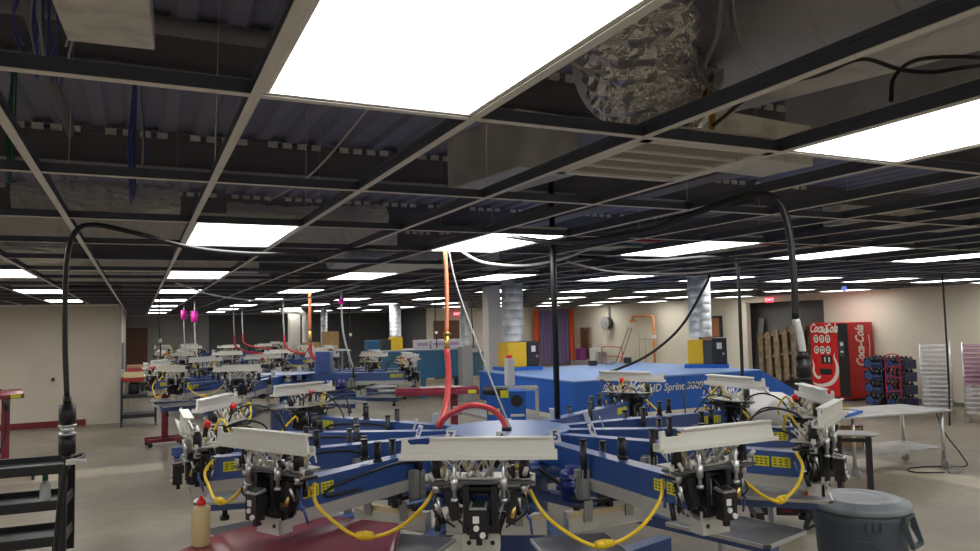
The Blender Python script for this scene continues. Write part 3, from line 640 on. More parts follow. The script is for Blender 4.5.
# shelf table for boxes behind the second press
def worktable(x, y, sx, sy, h, m, lab, rz=0, nm='work_table'):
    e = empty(nm, (x, y, 0), rz, lab, 'table'); obj('table_top', MB().bb(-sx/2, sx/2, -sy/2, sy/2, h-.04, h), m, e, bevel=.004)
    for a in (-1, 1):
        for b in (-1, 1): obj('leg', MB().bb(a*(sx/2-.05)-.02, a*(sx/2-.05)+.02, b*(sy/2-.05)-.02, b*(sy/2-.05)+.02, 0, h-.04), STEEL, e)
    return e
worktable(4.75, 22.2, 2.0, .7, 1.33, WHITE, 'white table carrying the cardboard boxes behind the third press', .1)
box_thing(4.62, 22.2, 1.331, .42, .4, .24, CARD, 'low cardboard box on the white far table, nearest the elbow pipe', rz=.1)
box_thing(5.22, 22.25, 1.331, .42, .4, .28, CARD, 'lower cardboard box of the pair on the white far table', rz=.05)
box_thing(5.22, 22.25, 1.613, .40, .38, .26, CARD, 'upper cardboard box of the pair, its flap open, on the far table', rz=.12)
for k, (x, y, m, lab) in enumerate([(7.2, 19.75, PINK, 'white carton with pink print on the teal dryer, nearest the yellow blower'), (7.65, 19.72, WHITE, 'white carton in the middle of the row on the teal dryer'), (8.1, 19.65, WHITE, 'white carton at the far end of the row on the teal dryer'), (8.35, 19.0, WHITE, 'white carton overhanging the grey end of the teal dryer')]):
    e = box_thing(x, y, 1.33 if k < 3 else 1.225, .40, .34, .26, mat('white_carton', (.60, .56, .58), .6), lab, 'carton_box', rz=-.1)
    obj('printed_label', MB().bb(-.15, .15, -.173, -.171, .10, .18), mat('lilac_print', (.40, .25, .42), .6), e)
o = obj('storage_bin', MB().bb(-.4, .4, -.2, .2, 0, .32), TEAL, loc=(6.75, 22.35, 1.251), bevel=.01); tag(o, 'small blue box standing behind the far dryer', 'box')
o = obj('storage_stand', MB().bb(6.3, 7.3, 22.1, 22.6, 0, 1.25), DKGREY); tag(o, 'dark stand under the small blue box behind the far dryer', 'stand')

# ------------------------------------------------------------------ flash cure units (maroon)
def flash_unit(x, y, rz, lab, length=1.15, wid=.62, h=1.0, base=True, post_x=None, foot=.35):
    e = empty('flash_cure_unit', (x, y, 0), rz, lab, 'flash dryer', None)
    mb = MB(); L2, w2 = length/2, wid/2
    mb.prism([(-w2, h-.05), (w2, h-.05), (w2, h+.012), (w2-.06, h+.05), (-w2+.06, h+.05), (-w2, h+.012)], -L2, L2, 'x')
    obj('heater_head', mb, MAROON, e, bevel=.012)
    obj('caution_label', MB().bb(L2-.16, L2-.04, -w2-.003, -w2-.001, h-.04, h+.01), YLAB, e)
    px = L2*.55 if post_x is None else post_x
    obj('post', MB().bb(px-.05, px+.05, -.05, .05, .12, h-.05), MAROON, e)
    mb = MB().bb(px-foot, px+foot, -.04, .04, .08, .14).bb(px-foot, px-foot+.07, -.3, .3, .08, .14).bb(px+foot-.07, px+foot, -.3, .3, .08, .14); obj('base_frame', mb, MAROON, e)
    for a in (px-foot+.03, px+foot-.03):
        for b in (-.26, .26): obj('caster', MB().cyl((a-.015, b, .04), (a+.015, b, .04), .04, seg=14).bb(a-.02, a+.02, b-.015, b+.015, .05, .09), BLK, e)
    return e
flash_unit(.47, 14.15, R_(98), 'maroon flash cure unit on a single post beside the tool cart', .95, .58, 1.04, foot=.20)
flash_unit(3.95, 10.2, R_(-18), 'long maroon flash cure unit standing between the second press and the dryer console', 1.2, .40, 1.05, post_x=.25)
e = flash_unit(-1.95, 12.2, R_(10), 'maroon flash cure unit half out of frame beyond the black cart', 1.0, .6, 1.18, post_x=.3)
o = obj('green_cord', MB().tube([(-2.2, 12.1, 1.245), (-1.9, 12.0, 1.30), (-1.7, 12.15, 1.25), (-1.9, 12.25, 1.245)], .012), GREENP); tag(o, 'green cord coiled on the maroon unit at the frame edge', 'cord')
cable('cord', [(-1.62, 11.93, 1.13), (-1.60, 11.9, .75), (-1.66, 11.9, .45), (-1.75, 11.95, .3)], .011, BLK, 'dark cord hanging off the maroon unit at the frame edge')
for k in range(2): tag(obj('plug_connector', MB().cyl((-1.74+k*.14, 11.90, 1.13), (-1.74+k*.14, 11.90, .98), .03, seg=10), BLK), ['black plug hanging below the maroon unit, nearer the frame edge', 'black plug hanging below the maroon unit corner by the wall'][k], 'plug')
# nearest: big slanted maroon head
e = empty('flash_cure_unit', (0, 0, 0), 0, 'big shiny maroon flash cure head under the nearest press arms with the bottle on it', 'flash dryer')
poly = [(.12, 3.74), (.36, 3.99), (.60, 4.13), (.98, 4.02), (1.23, 3.72), (.96, 3.05), (.30, 2.90), (.02, 3.30)]
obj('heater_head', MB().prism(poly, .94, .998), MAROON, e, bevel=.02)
obj('handle', MB().tube([(1.08, 3.46, .93), (1.14, 3.42, .90), (1.10, 3.28, .90), (1.03, 3.30, .93)], .012), BLK, e)
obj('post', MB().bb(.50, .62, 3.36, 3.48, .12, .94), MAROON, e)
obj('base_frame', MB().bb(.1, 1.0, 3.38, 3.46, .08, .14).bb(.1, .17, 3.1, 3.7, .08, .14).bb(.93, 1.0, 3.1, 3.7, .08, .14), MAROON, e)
for a in (.135, .965):
    for b in (3.14, 3.66): obj('caster', MB().cyl((a-.015, b, .04), (a+.015, b, .04), .04, seg=14).bb(a-.02, a+.02, b-.015, b+.015, .05, .09), BLK, e)
e = empty('squeeze_bottle', (.275, 3.80, .999), 0, 'tall cloudy yellow bottle with a red cap on the maroon flash head', 'bottle')
obj('body', MB().lathe([(.036, 0), (.040, .006), (.040, .170), (.034, .182), (.018, .187)], seg=24), AMBER, e)
obj('cap', MB().lathe([(.020, .187), (.021, .205), (.016, .211), (.008, .222), (.005, .230)], seg=16), RED, e)

# dark flash stand on the far right of the press
e = empty('flash_stand', (5.72, 5.42, 0), R_(-35), 'black wheeled stand with red post seen below the right arms of the nearest press', 'stand')
obj('post', MB().bb(-.05, .05, -.05, .05, .12, .62), mat('red_post', (.30, .012, .02), .4), e)
obj('base_frame', MB().bb(-.32, .32, -.04, .04, .09, .16).bb(-.32, -.25, -.25, .25, .09, .16).bb(.25, .32, -.25, .25, .09, .16).bb(-.14, .14, -.1, .1, .16, .4), BLKM, e)
for a in (-.285, .285):
    for b in (-.21, .21): obj('caster', MB().m(0).cyl((a-.018, b, .045), (a+.018, b, .045), .045, seg=16).m(1).cyl((a-.02, b, .045), (a+.02, b, .045), .022, seg=12).m(0).bb(a-.025, a+.025, b-.02, b+.02, .06, .095), [BLK, GREY], e)

# right-hand loading stand: grey plate, black leg
e = empty('loading_stand', (7.20, 5.72, 0), R_(-42), 'black legged stand with a grey tray between the press and the steel table', 'stand')
obj('tray', MB().prism([(-.30, -.14), (.12, -.18), (.18, -.10), (.14, .16), (-.28, .18)], .70, .72), GREY, e, bevel=.006)
obj('leg', MB().bb(.04, .10, -.05, .01, .03, .70), BLKM, e); obj('leg', MB().bb(-.26, -.20, -.05, .01, .03, .70), BLKM, e)
obj('foot', MB().bb(-.30, .12, -.06, .06, 0, .05), BLKM, e); obj('brace', MB().box((-.08, -.02, .64), (.30, .03, .04)), BLKM, e)
def to_local(P, p): return Matrix.Rotation(-P.rotation_euler.z, 4, 'Z') @ (Vector(p)-P.location)
o = obj('end_cover', MB().prism([(-.07, 0), (.07, 0), (.075, .12), (.03, .16), (-.03, .16), (-.075, .12)], -.02, .02, 'y'), ORNP, press, loc=to_local(press, (3.43, 3.04, 1.01)), label='orange plastic end cover'); o.rotation_euler = (0, 0, R_(-42)-press.rotation_euler.z); o.scale = (.75, 1, .75)

# ------------------------------------------------------------------ bin
e = empty('trash_can', (4.30, 3.45, 0), R_(40), 'round grey lidded trash can standing on the concrete in front of the steel table', 'trash can')
obj('body', MB().lathe([(.235, 0), (.245, .01), (.262, .40), (.268, .42), (.280, .66), (.288, .70), (.288, .765)], seg=48), TRASH, e)
obj('lid', MB().lathe([(.300, .755), (.306, .762), (.306, .785), (.298, .80), (.255, .806), (.250, .818), (.16, .826), (.155, .820), (.10, .822), (.02, .824)], seg=48), TRASHL, e)
for sgn in (0, 1):
    t = -112+sgn*180
    h = MB(); h.prism([(.283, .74), (.30, .74), (.345, .585), (.345, .565), (.325, .565), (.275, .66)], -.085, -.073, 'y').prism([(.283, .74), (.30, .74), (.345, .585), (.345, .565), (.325, .565), (.275, .66)], .073, .085, 'y')
    h.bb(.318, .346, -.085, .085, .560, .580).bb(.28, .302, -.085, .085, .725, .745)
    o = obj('handle', h, TRASH, e, rz=R_(t))
h = MB(); h.tube([(.282*math.cos(a_), .282*math.sin(a_), z_) for a_, z_ in [(-3.3+.1*q_, .60 if q_ < 3 else (.60-.02*(q_-3) if q_ < 8 else .50)) for q_ in range(14)]], .004, 5); obj('molded_ridge', h, TRASH, e)
h = MB()
for k in range(3): h.box((.30, -.04+k*.04, .70), (.01, .025, .05))
obj('molded_mark', h, TRASH, e, rz=R_(-165))

# ------------------------------------------------------------------ steel work table on casters
e = empty('work_table', (8.90, 6.70, 0), R_(-7), 'long galvanised steel work table with lower shelf on casters', 'table')
obj('table_top', MB().bb(-1.15, .72, -.40, .40, .735, .76), TBL, e, bevel=.006)
obj('lower_shelf', MB().bb(-.82, .62, -.32, .32, .26, .275).bb(-.82, .62, -.325, -.315, .235, .275), TBL, e)
for a in (-.82, .64):
    for b in (-.31, .31):
        obj('leg', MB().cyl((a, b, .11), (a, b, .735), .022, seg=14), STEEL, e)
        obj('caster', MB().m(1).cyl((a-.018, b-.02, .055), (a+.018, b-.02, .055), .055, seg=18).m(0).bb(a-.026, a-.02, b-.035, b+.03, .05, .12).bb(a+.02, a+.026, b-.035, b+.03, .05, .12), [STEEL, GREY], e)
cable('extension_cord', [(9.66, 6.5, .70), (9.68, 6.4, .42), (9.80, 6.28, .15), (9.78, 6.22, .012), (9.45, 6.42, .012), (9.05, 6.5, .012), (8.9, 6.3, .012), (9.2, 6.12, .012)], .009, BLK, 'black cord drooping off the steel table end onto the floor')
e = empty('power_strip', (9.32, 6.08, 0), -.1, 'small grey power strip lying on the floor beside the table caster', 'power strip')
obj('body', MB().bb(-.09, .09, -.025, .025, 0, .04), GREY, e, bevel=.005); obj('socket', MB().bb(-.06, -.02, -.015, .015, .04, .043).bb(.02, .06, -.015, .015, .04, .043), BLK, e)
o = obj('plywood_box', MB().m(0).bb(-.10, .10, -.12, .12, 0, .28).m(1).bb(-.10, -.085, -.123, -.12, 0, .28).bb(.085, .10, -.123, -.12, 0, .28).bb(-.10, .10, -.123, -.12, .265, .28), [mat('plywood', (.45, .28, .12), .6), BLKM], loc=(8.55, 6.95, .276)); tag(o, 'small plywood box on the lower shelf of the steel table', 'box')
e = empty('silk_screen', (8.05, 6.80, .762), R_(20), 'flat pale screen frame with a blue edge lying on the steel table', 'screen frame')
obj('mesh_panel', MB().bb(-.28, .28, -.26, .26, .005, .02), mat('pale_screen', (.50, .52, .58), .4, noise=((.62, .42, .42), 3, .5, .7)), e)
obj('frame_edge', MB().bb(-.30, .30, -.28, -.25, 0, .03).bb(-.30, .30, .25, .28, 0, .03).bb(-.30, -.27, -.28, .28, 0, .03).bb(.27, .30, -.28, .28, 0, .03), DRYB, e)
o = obj('tape_roll', MB().lathe([(.05, 0), (.05, .03), (.03, .03), (.03, 0)], seg=18), YBOX, loc=(8.5, 6.95, .762)); tag(o, 'yellow flat roll of tape on the steel table', 'tape')
# white cloth bundle
mb = MB(); mb.sphere((0, 0, 0), .26, 20, .45)
q = random.Random(2); mb.v = [(v[0]*1.2+q.uniform(-.03, .03), v[1]*.8+q.uniform(-.03, .03), max(0, v[2]+.10+q.uniform(-.03, .03))) for v in mb.v]
o = obj('cloth_pile', mb, mat('white_cloth', (.70, .69, .68), .8)); o.location = (4.85, 4.85, 1.06); o.scale = (1.15, 1.0, 1.5); tag(o, 'crumpled white cloth heaped on the stand behind the right print heads', 'cloth')
box_thing(5.12, 4.62, 1.06, .12, .1, .09, BROWN, 'small brown box on the black stand in front of the white cloth', 'small_box')
worktable(4.9, 4.8, .85, .6, 1.06, BLKM, 'small black stand under the white cloth behind the nearest press', .2, 'side_stand')

# ------------------------------------------------------------------ soda machine, crates, racks
vx, vy = 15.08, 12.7
e = empty('vending_machine', (vx, vy, 0), 0, 'red Coca-Cola vending machine with black side strip by the cream wall', 'vending machine')
hh = 1.85
obj('cabinet', MB().bb(0, .85, -.53, .53, .06, hh), VRED, e, bevel=.01)
obj('door_panel', MB().bb(-.03, 0, -.26, .53, .10, hh-.02), mat('vending_front_red', (.68, .02, .02), .25), e, bevel=.006)
obj('control_strip', MB().bb(-.034, 0, -.53, -.26, .10, hh-.02), VBLK, e, bevel=.006)
obj('coin_slot', MB().bb(-.045, -.034, -.44, -.30, 1.05, 1.42), DKGREY, e); obj('button_row', MB().bb(-.05, -.044, -.42, -.34, 1.30, 1.38).bb(-.05, -.044, -.42, -.34, 1.14, 1.18), WHITE, e)
obj('foot', MB().bb(.05, .8, -.5, .5, 0, .06), BLKM, e)
# bottle pictures, 2 rows of 3 and white swirls on the front (faces -X)
Mf = Matrix.Translation((-.036, .13, 1.38)) @ Matrix.Rotation(R_(-90), 4, 'Z') @ Matrix.Rotation(R_(90), 4, 'X')
mb = MB()
for ry_ in range(2):
    for cx_ in range(3): 
        pts = [(.095*math.cos(a*math.pi/8), .075*math.sin(a*math.pi/8)) for a in range(16)]
        yy, zz = .36-cx_*.17, 1.46-ry_*.27
        mb.m(0).prism([(yy+p*.75, zz+z*1.3) for p, z in pts], -.0345, -.0325, 'x')
        mb.m(1).bb(-.036, -.0345, yy-.035, yy+.035, zz-.05, zz+.06).m(0).bb(-.0365, -.036, yy-.015, yy+.015, zz-.03, zz+.03)
obj('picture', mb, [VCRM, mat('dark_green_bottle', (.03, .08, .04), .5)], e)
def ribbon(pts, w0, ax=-.033):
    mb = MB(); n = len(pts)
    for k in range(n-1):
        (a, b), (c, d_) = pts[k], pts[k+1]; dx, dz = c-a, d_-b; L = math.hypot(dx, dz) or 1; nx, nz = -dz/L, dx/L
        wa = w0*math.sin(math.pi*(k+.3)/(n)); wb = w0*math.sin(math.pi*(k+1.3)/(n+.2))
        mb.prism([(a-nx*wa, b-nz*wa), (c-nx*wb, d_-nz*wb), (c+nx*wb, d_+nz*wb), (a+nx*wa, b+nz*wa)], ax-.002, ax, 'x')
    return mb
sw = [(-.23+.02*math.sin(k*.5), 1.15-k*.035) for k in range(8)]
pts = [(-.16, 1.12), (-.14, 1.02), (-.19, .92), (-.22, .80), (-.21, .66), (-.15, .52), (-.05, .42), (.08, .36), (.25, .33), (.40, .34), (.50, .38)]
obj('swirl', ribbon(pts, .05), VCRM, e)
obj('swirl', ribbon([(.50, .95), (.46, .80), (.48, .66), (.42, .55), (.33, .50), (.27, .56)], .035), VCRM, e)
obj('swirl', ribbon([(.08, 1.80), (.02, 1.74), (.0, 1.66), (.06, 1.60), (.14, 1.64)], .035), VCRM, e)
text_obj('lettering', 'Coca-Cola', .30, VCRM, e, Matrix.Translation((-.036, .14, 1.71)) @ Matrix.Rotation(R_(-90), 4, 'Z') @ Matrix.Rotation(R_(90), 4, 'X') @ Matrix.Scale(.62, 4, (1, 0, 0)), shear=.5, bold=.008, extrude=.0015)
obj('product_window', MB().m(0).bb(-.040, -.030, -.08, .22, .86, 1.06).m(1).bb(-.042, -.040, -.02, .02, .9, 1.02).bb(-.042, -.040, .10, .14, .9, 1.02), [VBLK, VCRM], e); obj('delivery_slot', MB().bb(-.045, -.030, -.05, .28, .60, .74), VBLK, e)
# side lettering reads upward on the side facing -Y
Ms = Matrix.Translation((.43, -.532, 1.08)) @ Matrix.Rotation(R_(90), 4, 'X') @ Matrix.Rotation(R_(90), 4, 'Z')
text_obj('side_lettering', 'Coca-Cola', .40, VCRM, e, Matrix.Translation((.40, -.532, 1.28)) @ Matrix.Rotation(R_(90), 4, 'X') @ Matrix.Rotation(R_(90), 4, 'Z') @ Matrix.Scale(.56, 4, (1, 0, 0)), shear=.4, bold=.012, extrude=.0015)
mb = MB()
pts = [(.68, .45), (.72, .7), (.70, 1.0), (.73, 1.3), (.70, 1.55)]
for k in range(len(pts)-1):
    (a, b), (c, d_) = pts[k], pts[k+1]; mb.prism([(a-.012, b), (c-.012, d_), (c+.012, d_), (a+.012, b)], -.534, -.531, 'y')
obj('side_swash', mb, VCRM, e)
# crates of bottles: a wall of stacked shells
n = 0
crate0 = None
cr_names = ['topmost', 'second from the top', 'second from the floor', 'bottom one']
for col in range(2):
    for lv in range(4):
        x, y, z = 15.1, 11.42-col*.52, lv*.275
        lab = 'dark soda crate %s, %s' % (['next to the vending machine', 'behind the red hand truck'][col], cr_names[3-lv])
        if crate0 is None:
            crate0 = empty('soda_crate', (x, y, z), 0, lab, 'crate', 'stacked soda crates by the vending machine')
            obj('shell', MB().bb(-.2, .2, -.24, .24, 0, .13).bb(-.2, -.18, -.24, -.20, .13, .22).bb(-.2, -.18, .20, .24, .13, .22).bb(-.2, .2, -.24, -.22, .13, .20).bb(-.2, .2, .22, .24, .13, .20), CRATE, crate0, bevel=.005)
            mb = MB()
            for a in range(3):
                for b in range(4): mb.lathe([(.052, .12), (.052, .20), (.018, .255), (.018, .273)], (-.12+a*.12, -.165+b*.11, 0), 12)
            obj('bottle_tops', mb, mat('cola_bottle', (.02, .018, .03), .12), crate0)
            obj('logo_panel', MB().m(0).cyl((-.2, .12, .10), (-.208, .12, .10), .085, seg=20).m(1).cyl((-.208, .12, .10), (-.211, .12, .10), .05, seg=20).m(0).bb(-.205, -.2, -.18, .0, .08, .11), [BOTT, NAVY], crate0)
        else: dup(crate0, (x, y, z), label=lab)
e = empty('hand_truck', (14.82, 10.88, 0), 0, 'red tubular hand truck leaning at the dark soda crates', 'hand truck')
obj('frame', MB().tube([(0, -.17, .1), (0, -.17, 1.0), (0, -.1, 1.14), (0, .1, 1.14), (0, .17, 1.0), (0, .17, .1)], .016, 8), mat('hand_truck_red', (.45, .02, .03), .4), e)
obj('crossbar', MB().cyl((0, -.17, .35), (0, .17, .35), .012).cyl((0, -.17, .65), (0, .17, .65), .012).cyl((0, -.17, .88), (0, .17, .88), .012).cyl((0, -.05, .35), (0, -.05, .88), .008).cyl((0, .05, .35), (0, .05, .88), .008), MT['hand_truck_red'], e)
obj('toe_plate', MB().bb(-.02, .08, -.2, .2, 0, .02), MT['hand_truck_red'], e)
for s in (-.2, .2): obj('wheel', MB().cyl((-.1, s-.025, .11), (-.1, s+.025, .11), .11, seg=18), BLK, e)
# drying racks
RK = mat('rack_white', (.62, .60, .60), .45); RKM = mat('rack_mauve', (.42, .24, .34), .45)
def rack(x, y, rz, lab, magenta, w=.50):
    e = empty('drying_rack', (x, y, 0), rz, lab, 'rack')
    for a in (-.4, .4):
        for b in (-w/2, w/2): obj('post', MB().cyl((a, b, .10), (a, b, 1.46), .014, seg=8), STEEL, e); obj('caster', MB().cyl((a-.015, b, .045), (a+.015, b, .045), .045, seg=12).bb(a-.02, a+.02, b-.01, b+.01, .06, .12), GREY, e)
    for k in range(15):
        z = .20+k*.085; mb = MB()
        for c in range(5): mb.cyl((-.4, -w/2+c*w/4, z), (.4, -w/2+c*w/4, z), .006, seg=5)
        for c in range(7): mb.cyl((-.4+c*.8/6, -w/2, z), (-.4+c*.8/6, w/2, z), .007, seg=5)
        mb.bb(-.41, -.39, -w/2, w/2, z-.012, z+.014).bb(.39, .41, -w/2, w/2, z-.012, z+.014)
        obj('wire_shelf', mb, RKM if (magenta and k > 5) else RK, e)
    return e
rack(14.2, 9.50, .58, 'wire drying rack with white shelves, the one beside the soda crates', False, .50)
rack(14.15, 8.62, .56, 'wire drying rack with purplish shelves at the frame edge', True, .52)

# ------------------------------------------------------------------ right wall things
def curtain(name, y0, y1, x, m, lab, ax='x'):
    pts = []; n = int(abs(y1-y0)/.02)
    for k in range(n+1): pts.append((y0+(y1-y0)*k/n, .035*math.sin(k*.02*38)))
    poly = [(p, 25.72+q_) for p, q_ in pts] + [(p, 25.728+q_) for p, q_ in reversed(pts)]
    o = obj(name, MB().prism(poly, .35, 2.5), m); return tag(o, lab, 'curtain')
for a, b, m, lab in [(14.12, 14.36, ORNG, 'narrow orange curtain strip at the door side of the row'), (14.36, 14.96, PURP, 'purple curtain panel between two orange strips, nearest the white column'), (14.96, 15.20, ORNG, 'orange curtain strip in the middle of the row'), (15.20, 15.75, PURP, 'purple curtain panel nearest the wall corner'), (15.75, 15.98, ORNG, 'orange curtain strip in the wall corner')]:
    curtain('curtain', a, b-.01, 0, m, lab)
o = obj('curtain_rail', MB().cyl((13.9, 25.72, 2.53), (15.98, 25.72, 2.53), .015), STEEL); tag(o, 'thin rail holding the purple and orange curtains', 'rail')
e = empty('wooden_rack', (15.86, 24.75, .55), 0, 'brown slatted wooden frame leaning at the wall by the curtains', 'frame')
obj('frame', MB().bb(-.03, .03, -.33, -.27, 0, 1.22).bb(-.03, .03, .27, .33, 0, 1.22).bb(-.03, .03, -.33, .33, 1.16, 1.22).bb(-.03, .03, -.33, .33, 0, .06), WOOD, e)
obj('slat', MB().bb(-.02, .02, -.15, -.10, 0, 1.2).bb(-.02, .02, .08, .13, 0, 1.2).bb(-.02, .02, -.3, .3, .8, .86).bb(-.015, -.005, -.3, .3, .05, 1.18), BROWN, e)
o = obj('shelf_bench', MB().bb(15.3, 15.95, 22.95, 25.0, 0, .52), GREY, bevel=.01); tag(o, 'low grey bench along the wall under the wooden frame', 'bench')
for k, (y, s, m, nm, lab) in enumerate([(24.6, .28, mat('plum_plastic', (.20, .03, .16), .5), 'plastic_tub', 'plum coloured tub on the bench below the curtains'), (23.6, .30, WHITE, 'appliance_box', 'white small appliance on the bench below the wooden frame'), (23.15, .22, GREY, 'appliance_box', 'grey small device on the bench next to the white one')]):
    o = obj(nm, MB().box((15.55, y, .52+s*.8), (s, s*1.2, s*1.6)), m, bevel=.01); tag(o, lab, 'box')
e = empty('hose_reel', (15.88, 23.2, 1.93), 0, 'grey hose reel mounted high on the cream wall', 'hose reel')
obj('drum', MB().cyl((-.12, 0, 0), (.08, 0, 0), .22, seg=24), DKGREY, e); obj('disc', MB().cyl((-.14, 0, 0), (-.12, 0, 0), .26, seg=24).cyl((-.16, 0, 0), (-.14, 0, 0), .06), GREY, e)
obj('hose', MB().tube([(-.05, .2, -.1), (-.06, .22, -.6), (-.05, .05, -.8), (-.06, -.1, -.5), (-.05, -.12, -.2)], .012, 6).tube([(-.05, .1, -.2), (-.06, .10, -.7), (-.05, -.04, -.62), (-.06, -.2, -.3)], .012, 6), WHITE, e)
obj('bracket', MB().bb(.05, .1, -.05, .05, -.1, .62), GREY, e)
e = empty('safety_shower', (15.78, 20.35, 0), 0, 'orange emergency shower pipe with head at the cream wall', 'shower')
obj('pipe', MB().tube([(0, 0, 0), (0, 0, 2.05), (0, .06, 2.15), (0, 1.1, 2.15), (0, 1.16, 2.13), (0, 1.16, 2.05)], .04, 10, smooth_path=False), OPIPE, e)
obj('shower_head', MB().lathe([(.03, 2.06), (.14, 1.96), (.14, 1.94)], (0, 1.16, 0), 18), OPIPE, e); obj('valve', MB().box((0, .02, 1.45), (.12, .14, .12)), WHITE, e)
obj('pull_rod', MB().cyl((-.05, .1, 1.36), (-.05, .75, 1.36), .018).cyl((-.05, .42, .3), (-.05, .42, 1.5), .016).cyl((-.05, .75, .3), (-.05, .75, 1.65), .012), mat('olive_pipe', (.35, .32, .22), .5), e)
e = empty('hand_cart', (15.2, 22.0, 0), 0, 'pinkish red tubular cart frame by the orange shower', 'cart')
obj('frame', MB().tube([(0, -.6, .15), (0, -.6, 1.0), (0, -.4, 1.08), (0, .5, 1.08), (0, .65, .95), (0, .65, .15)], .02, 8).cyl((0, -.6, .75), (0, .65, .75), .015).cyl((0, -.6, .5), (0, .65, .5), .015), mat('pink_red_tube', (.55, .08, .09), .4), e)
for s in (-.55, .55): obj('wheel', MB().cyl((-.02, s, .1), (.02, s, .1), .1, seg=16), BLK, e)
for k, (y, dx, lab) in enumerate([(23.0-.9, .12, 'thin wooden pole leaning at the wall between reel and red cart'), (21.9, .2, 'second thin pole crossing the first at the wall')]):
    o = obj('leaning_pole', MB().cyl((15.3, y+.2-k*.1, 0), (15.95, y-.1, 1.75), .018, seg=8), WOOD); tag(o, lab, 'pole')
# pallets in the recess
for k in range(3):
    e = empty('wooden_pallet', (16.20+k*.13, 15.35-k*.12, 0), R_(-4+3*k), 'wooden pallet leaning upright in the dark recess, %s' % ['the front one', 'the middle one', 'the rearmost one'][k], 'pallet')
    mb = MB()
    for s in range(6): mb.box((.06+.0, -1.1+s*.33+.1, .75), (.02, .19, 1.45), ry=.12)
    obj('deck_board', mb, WOOD, e)
    mb = MB()
    for zz in (.12, .75, 1.35): mb.box((.12+(zz-.75)*.12, -.18, zz), (.07, 1.9, .08), ry=.12)
    obj('stringer', mb, WOOD, e); e.rotation_euler = (-.17, 0, R_(-4+3*k)); e.location.z = .2
o = obj('leaning_board', MB().box((16.55, 16.42, 1.0), (.03, .2, 2.0), rx=.15), GREY); tag(o, 'narrow grey board standing in the recess next to the pallets', 'board')
def exit_sign(loc, rz, lab):
    e = empty('exit_sign', loc, rz, lab, 'exit sign'); e.scale = (.72, .72, .72); obj('housing', MB().bb(-.16, .16, -.03, .03, -.10, .10), EXITR, e, bevel=.004)
    text_obj('lettering', 'EXIT', .15, mat('exit_white', (.9, .6, .6), .5, emit=((1, .6, .62), 1.5)), e, Matrix.Translation((0, -.033, 0)) @ Matrix.Rotation(R_(90), 4, 'X'), bold=.003, extrude=.001)
    obj('mount', MB().cyl((0, 0, .10), (0, 0, .16), .02), WHITE, e); return e
exit_sign((15.80, 15.22, 2.49), R_(-40), 'red lit EXIT sign over the dark recess near the soda machine')
exit_sign((10.85, 25.8, 2.40), R_(-20), 'red lit EXIT sign above the brown door of the far cream wall')
o = obj('camera_dome', MB().sphere((0, 0, 0), .05, 14), mat('blue_dome', (.10, .14, .75), .2, emit=((.2, .25, 1), .8)), loc=(12.6, 10.2, H-.06)); tag(o, 'small blue glowing dome under the ceiling over the soda machine', 'dome')

# ------------------------------------------------------------------ left side: black utility cart, tool cart
e = empty('utility_cart', (-1.03, 7.40, 0), R_(-3), 'black plastic three shelf utility cart at the lower corner', 'cart')
for z in (.90, .61, .32):
    mb = MB(); mb.bb(-.5, .5, -.26, .26, z-.03, z-.012).bb(-.5, .5, -.27, -.25, z-.045, z+.035).bb(-.5, .5, .25, .27, z-.045, z+.035).bb(-.51, -.49, -.27, .27, z-.045, z+.035).bb(.49, .51, -.27, .27, z-.045, z+.035)
    obj('shelf', mb, BLK, e, bevel=.006)
for a in (-.49, .49):
    for b in (-.245, .245): obj('upright', MB().bb(a-.03, a+.03, b-.022, b+.022, .12, .90), BLK, e)
for a in (-.44, .44):
    for b in (-.2, .2): obj('caster', MB().m(0).cyl((a-.02, b, .055), (a+.02, b, .055), .055, seg=18).m(1).cyl((a-.022, b, .055), (a+.022, b, .055), .03).m(0).bb(a-.025, a+.025, b-.02, b+.02, .07, .27), [BLK, WHITE], e)
obj('push_handle', MB().tube([(.5, -.2, .91), (.60, -.16, .94), (.60, .16, .94), (.5, .2, .91)], .014), BLK, e)
e = empty('spray_bottle', (-.70, 7.36, .601), 0, 'cloudy spray bottle with green top standing on the cart middle shelf', 'bottle')
obj('body', MB().lathe([(.038, 0), (.042, .01), (.042, .13), (.025, .165), (.016, .17)], seg=20), CLEARP, e); obj('trigger', MB().bb(-.02, .02, -.018, .018, .17, .25).bb(-.05, .02, -.01, .01, .235, .26), GREENP, e)
e = empty('tool_cart', (-.05, 17.8, 0), 0, 'black and red tool cart loaded with boxes beside the partition corner', 'cart')
for z, m in ((.18, BLKM), (.60, BLKM), (.95, mat('cart_red', (.30, .02, .015), .4))): obj('shelf', MB().bb(-.28, .42, -.3, .3, z, z+.08), m, e, bevel=.005)
for a in (-.26, .40):
    for b in (-.28, .28): obj('upright', MB().bb(a-.02, a+.02, b-.02, b+.02, .08, 1.0), BLKM, e); obj('caster', MB().cyl((a-.015, b, .04), (a+.015, b, .04), .04, seg=12), BLK, e)
e = box_thing(.0, 17.75, 1.03, .55, .4, .12, mat('cream_carton', (.62, .52, .30), .6), 'flat cream box on the tool cart top', 'flat_box')
box_thing(.05, 17.8, 1.151, .5, .36, .08, mat('red_carton', (.32, .04, .05), .5), 'flat red box on top of the cream box', 'flat_box')
o = obj('paint_can', MB().lathe([(.11, 0), (.11, .2), (.1, .22)], seg=20), BLKM, loc=(-.08, 17.7, .681)); tag(o, 'dark can on the middle shelf of the tool cart', 'can')
o = obj('paint_can', MB().lathe([(.09, 0), (.09, .16), (.08, .17)], seg=20), GREY, loc=(.22, 17.7, .681)); tag(o, 'grey can on the middle shelf of the tool cart', 'can')
worktable(.28, 20.9, 1.1, .6, 1.0, WOOD, 'long wooden table behind the partition corner', 0)
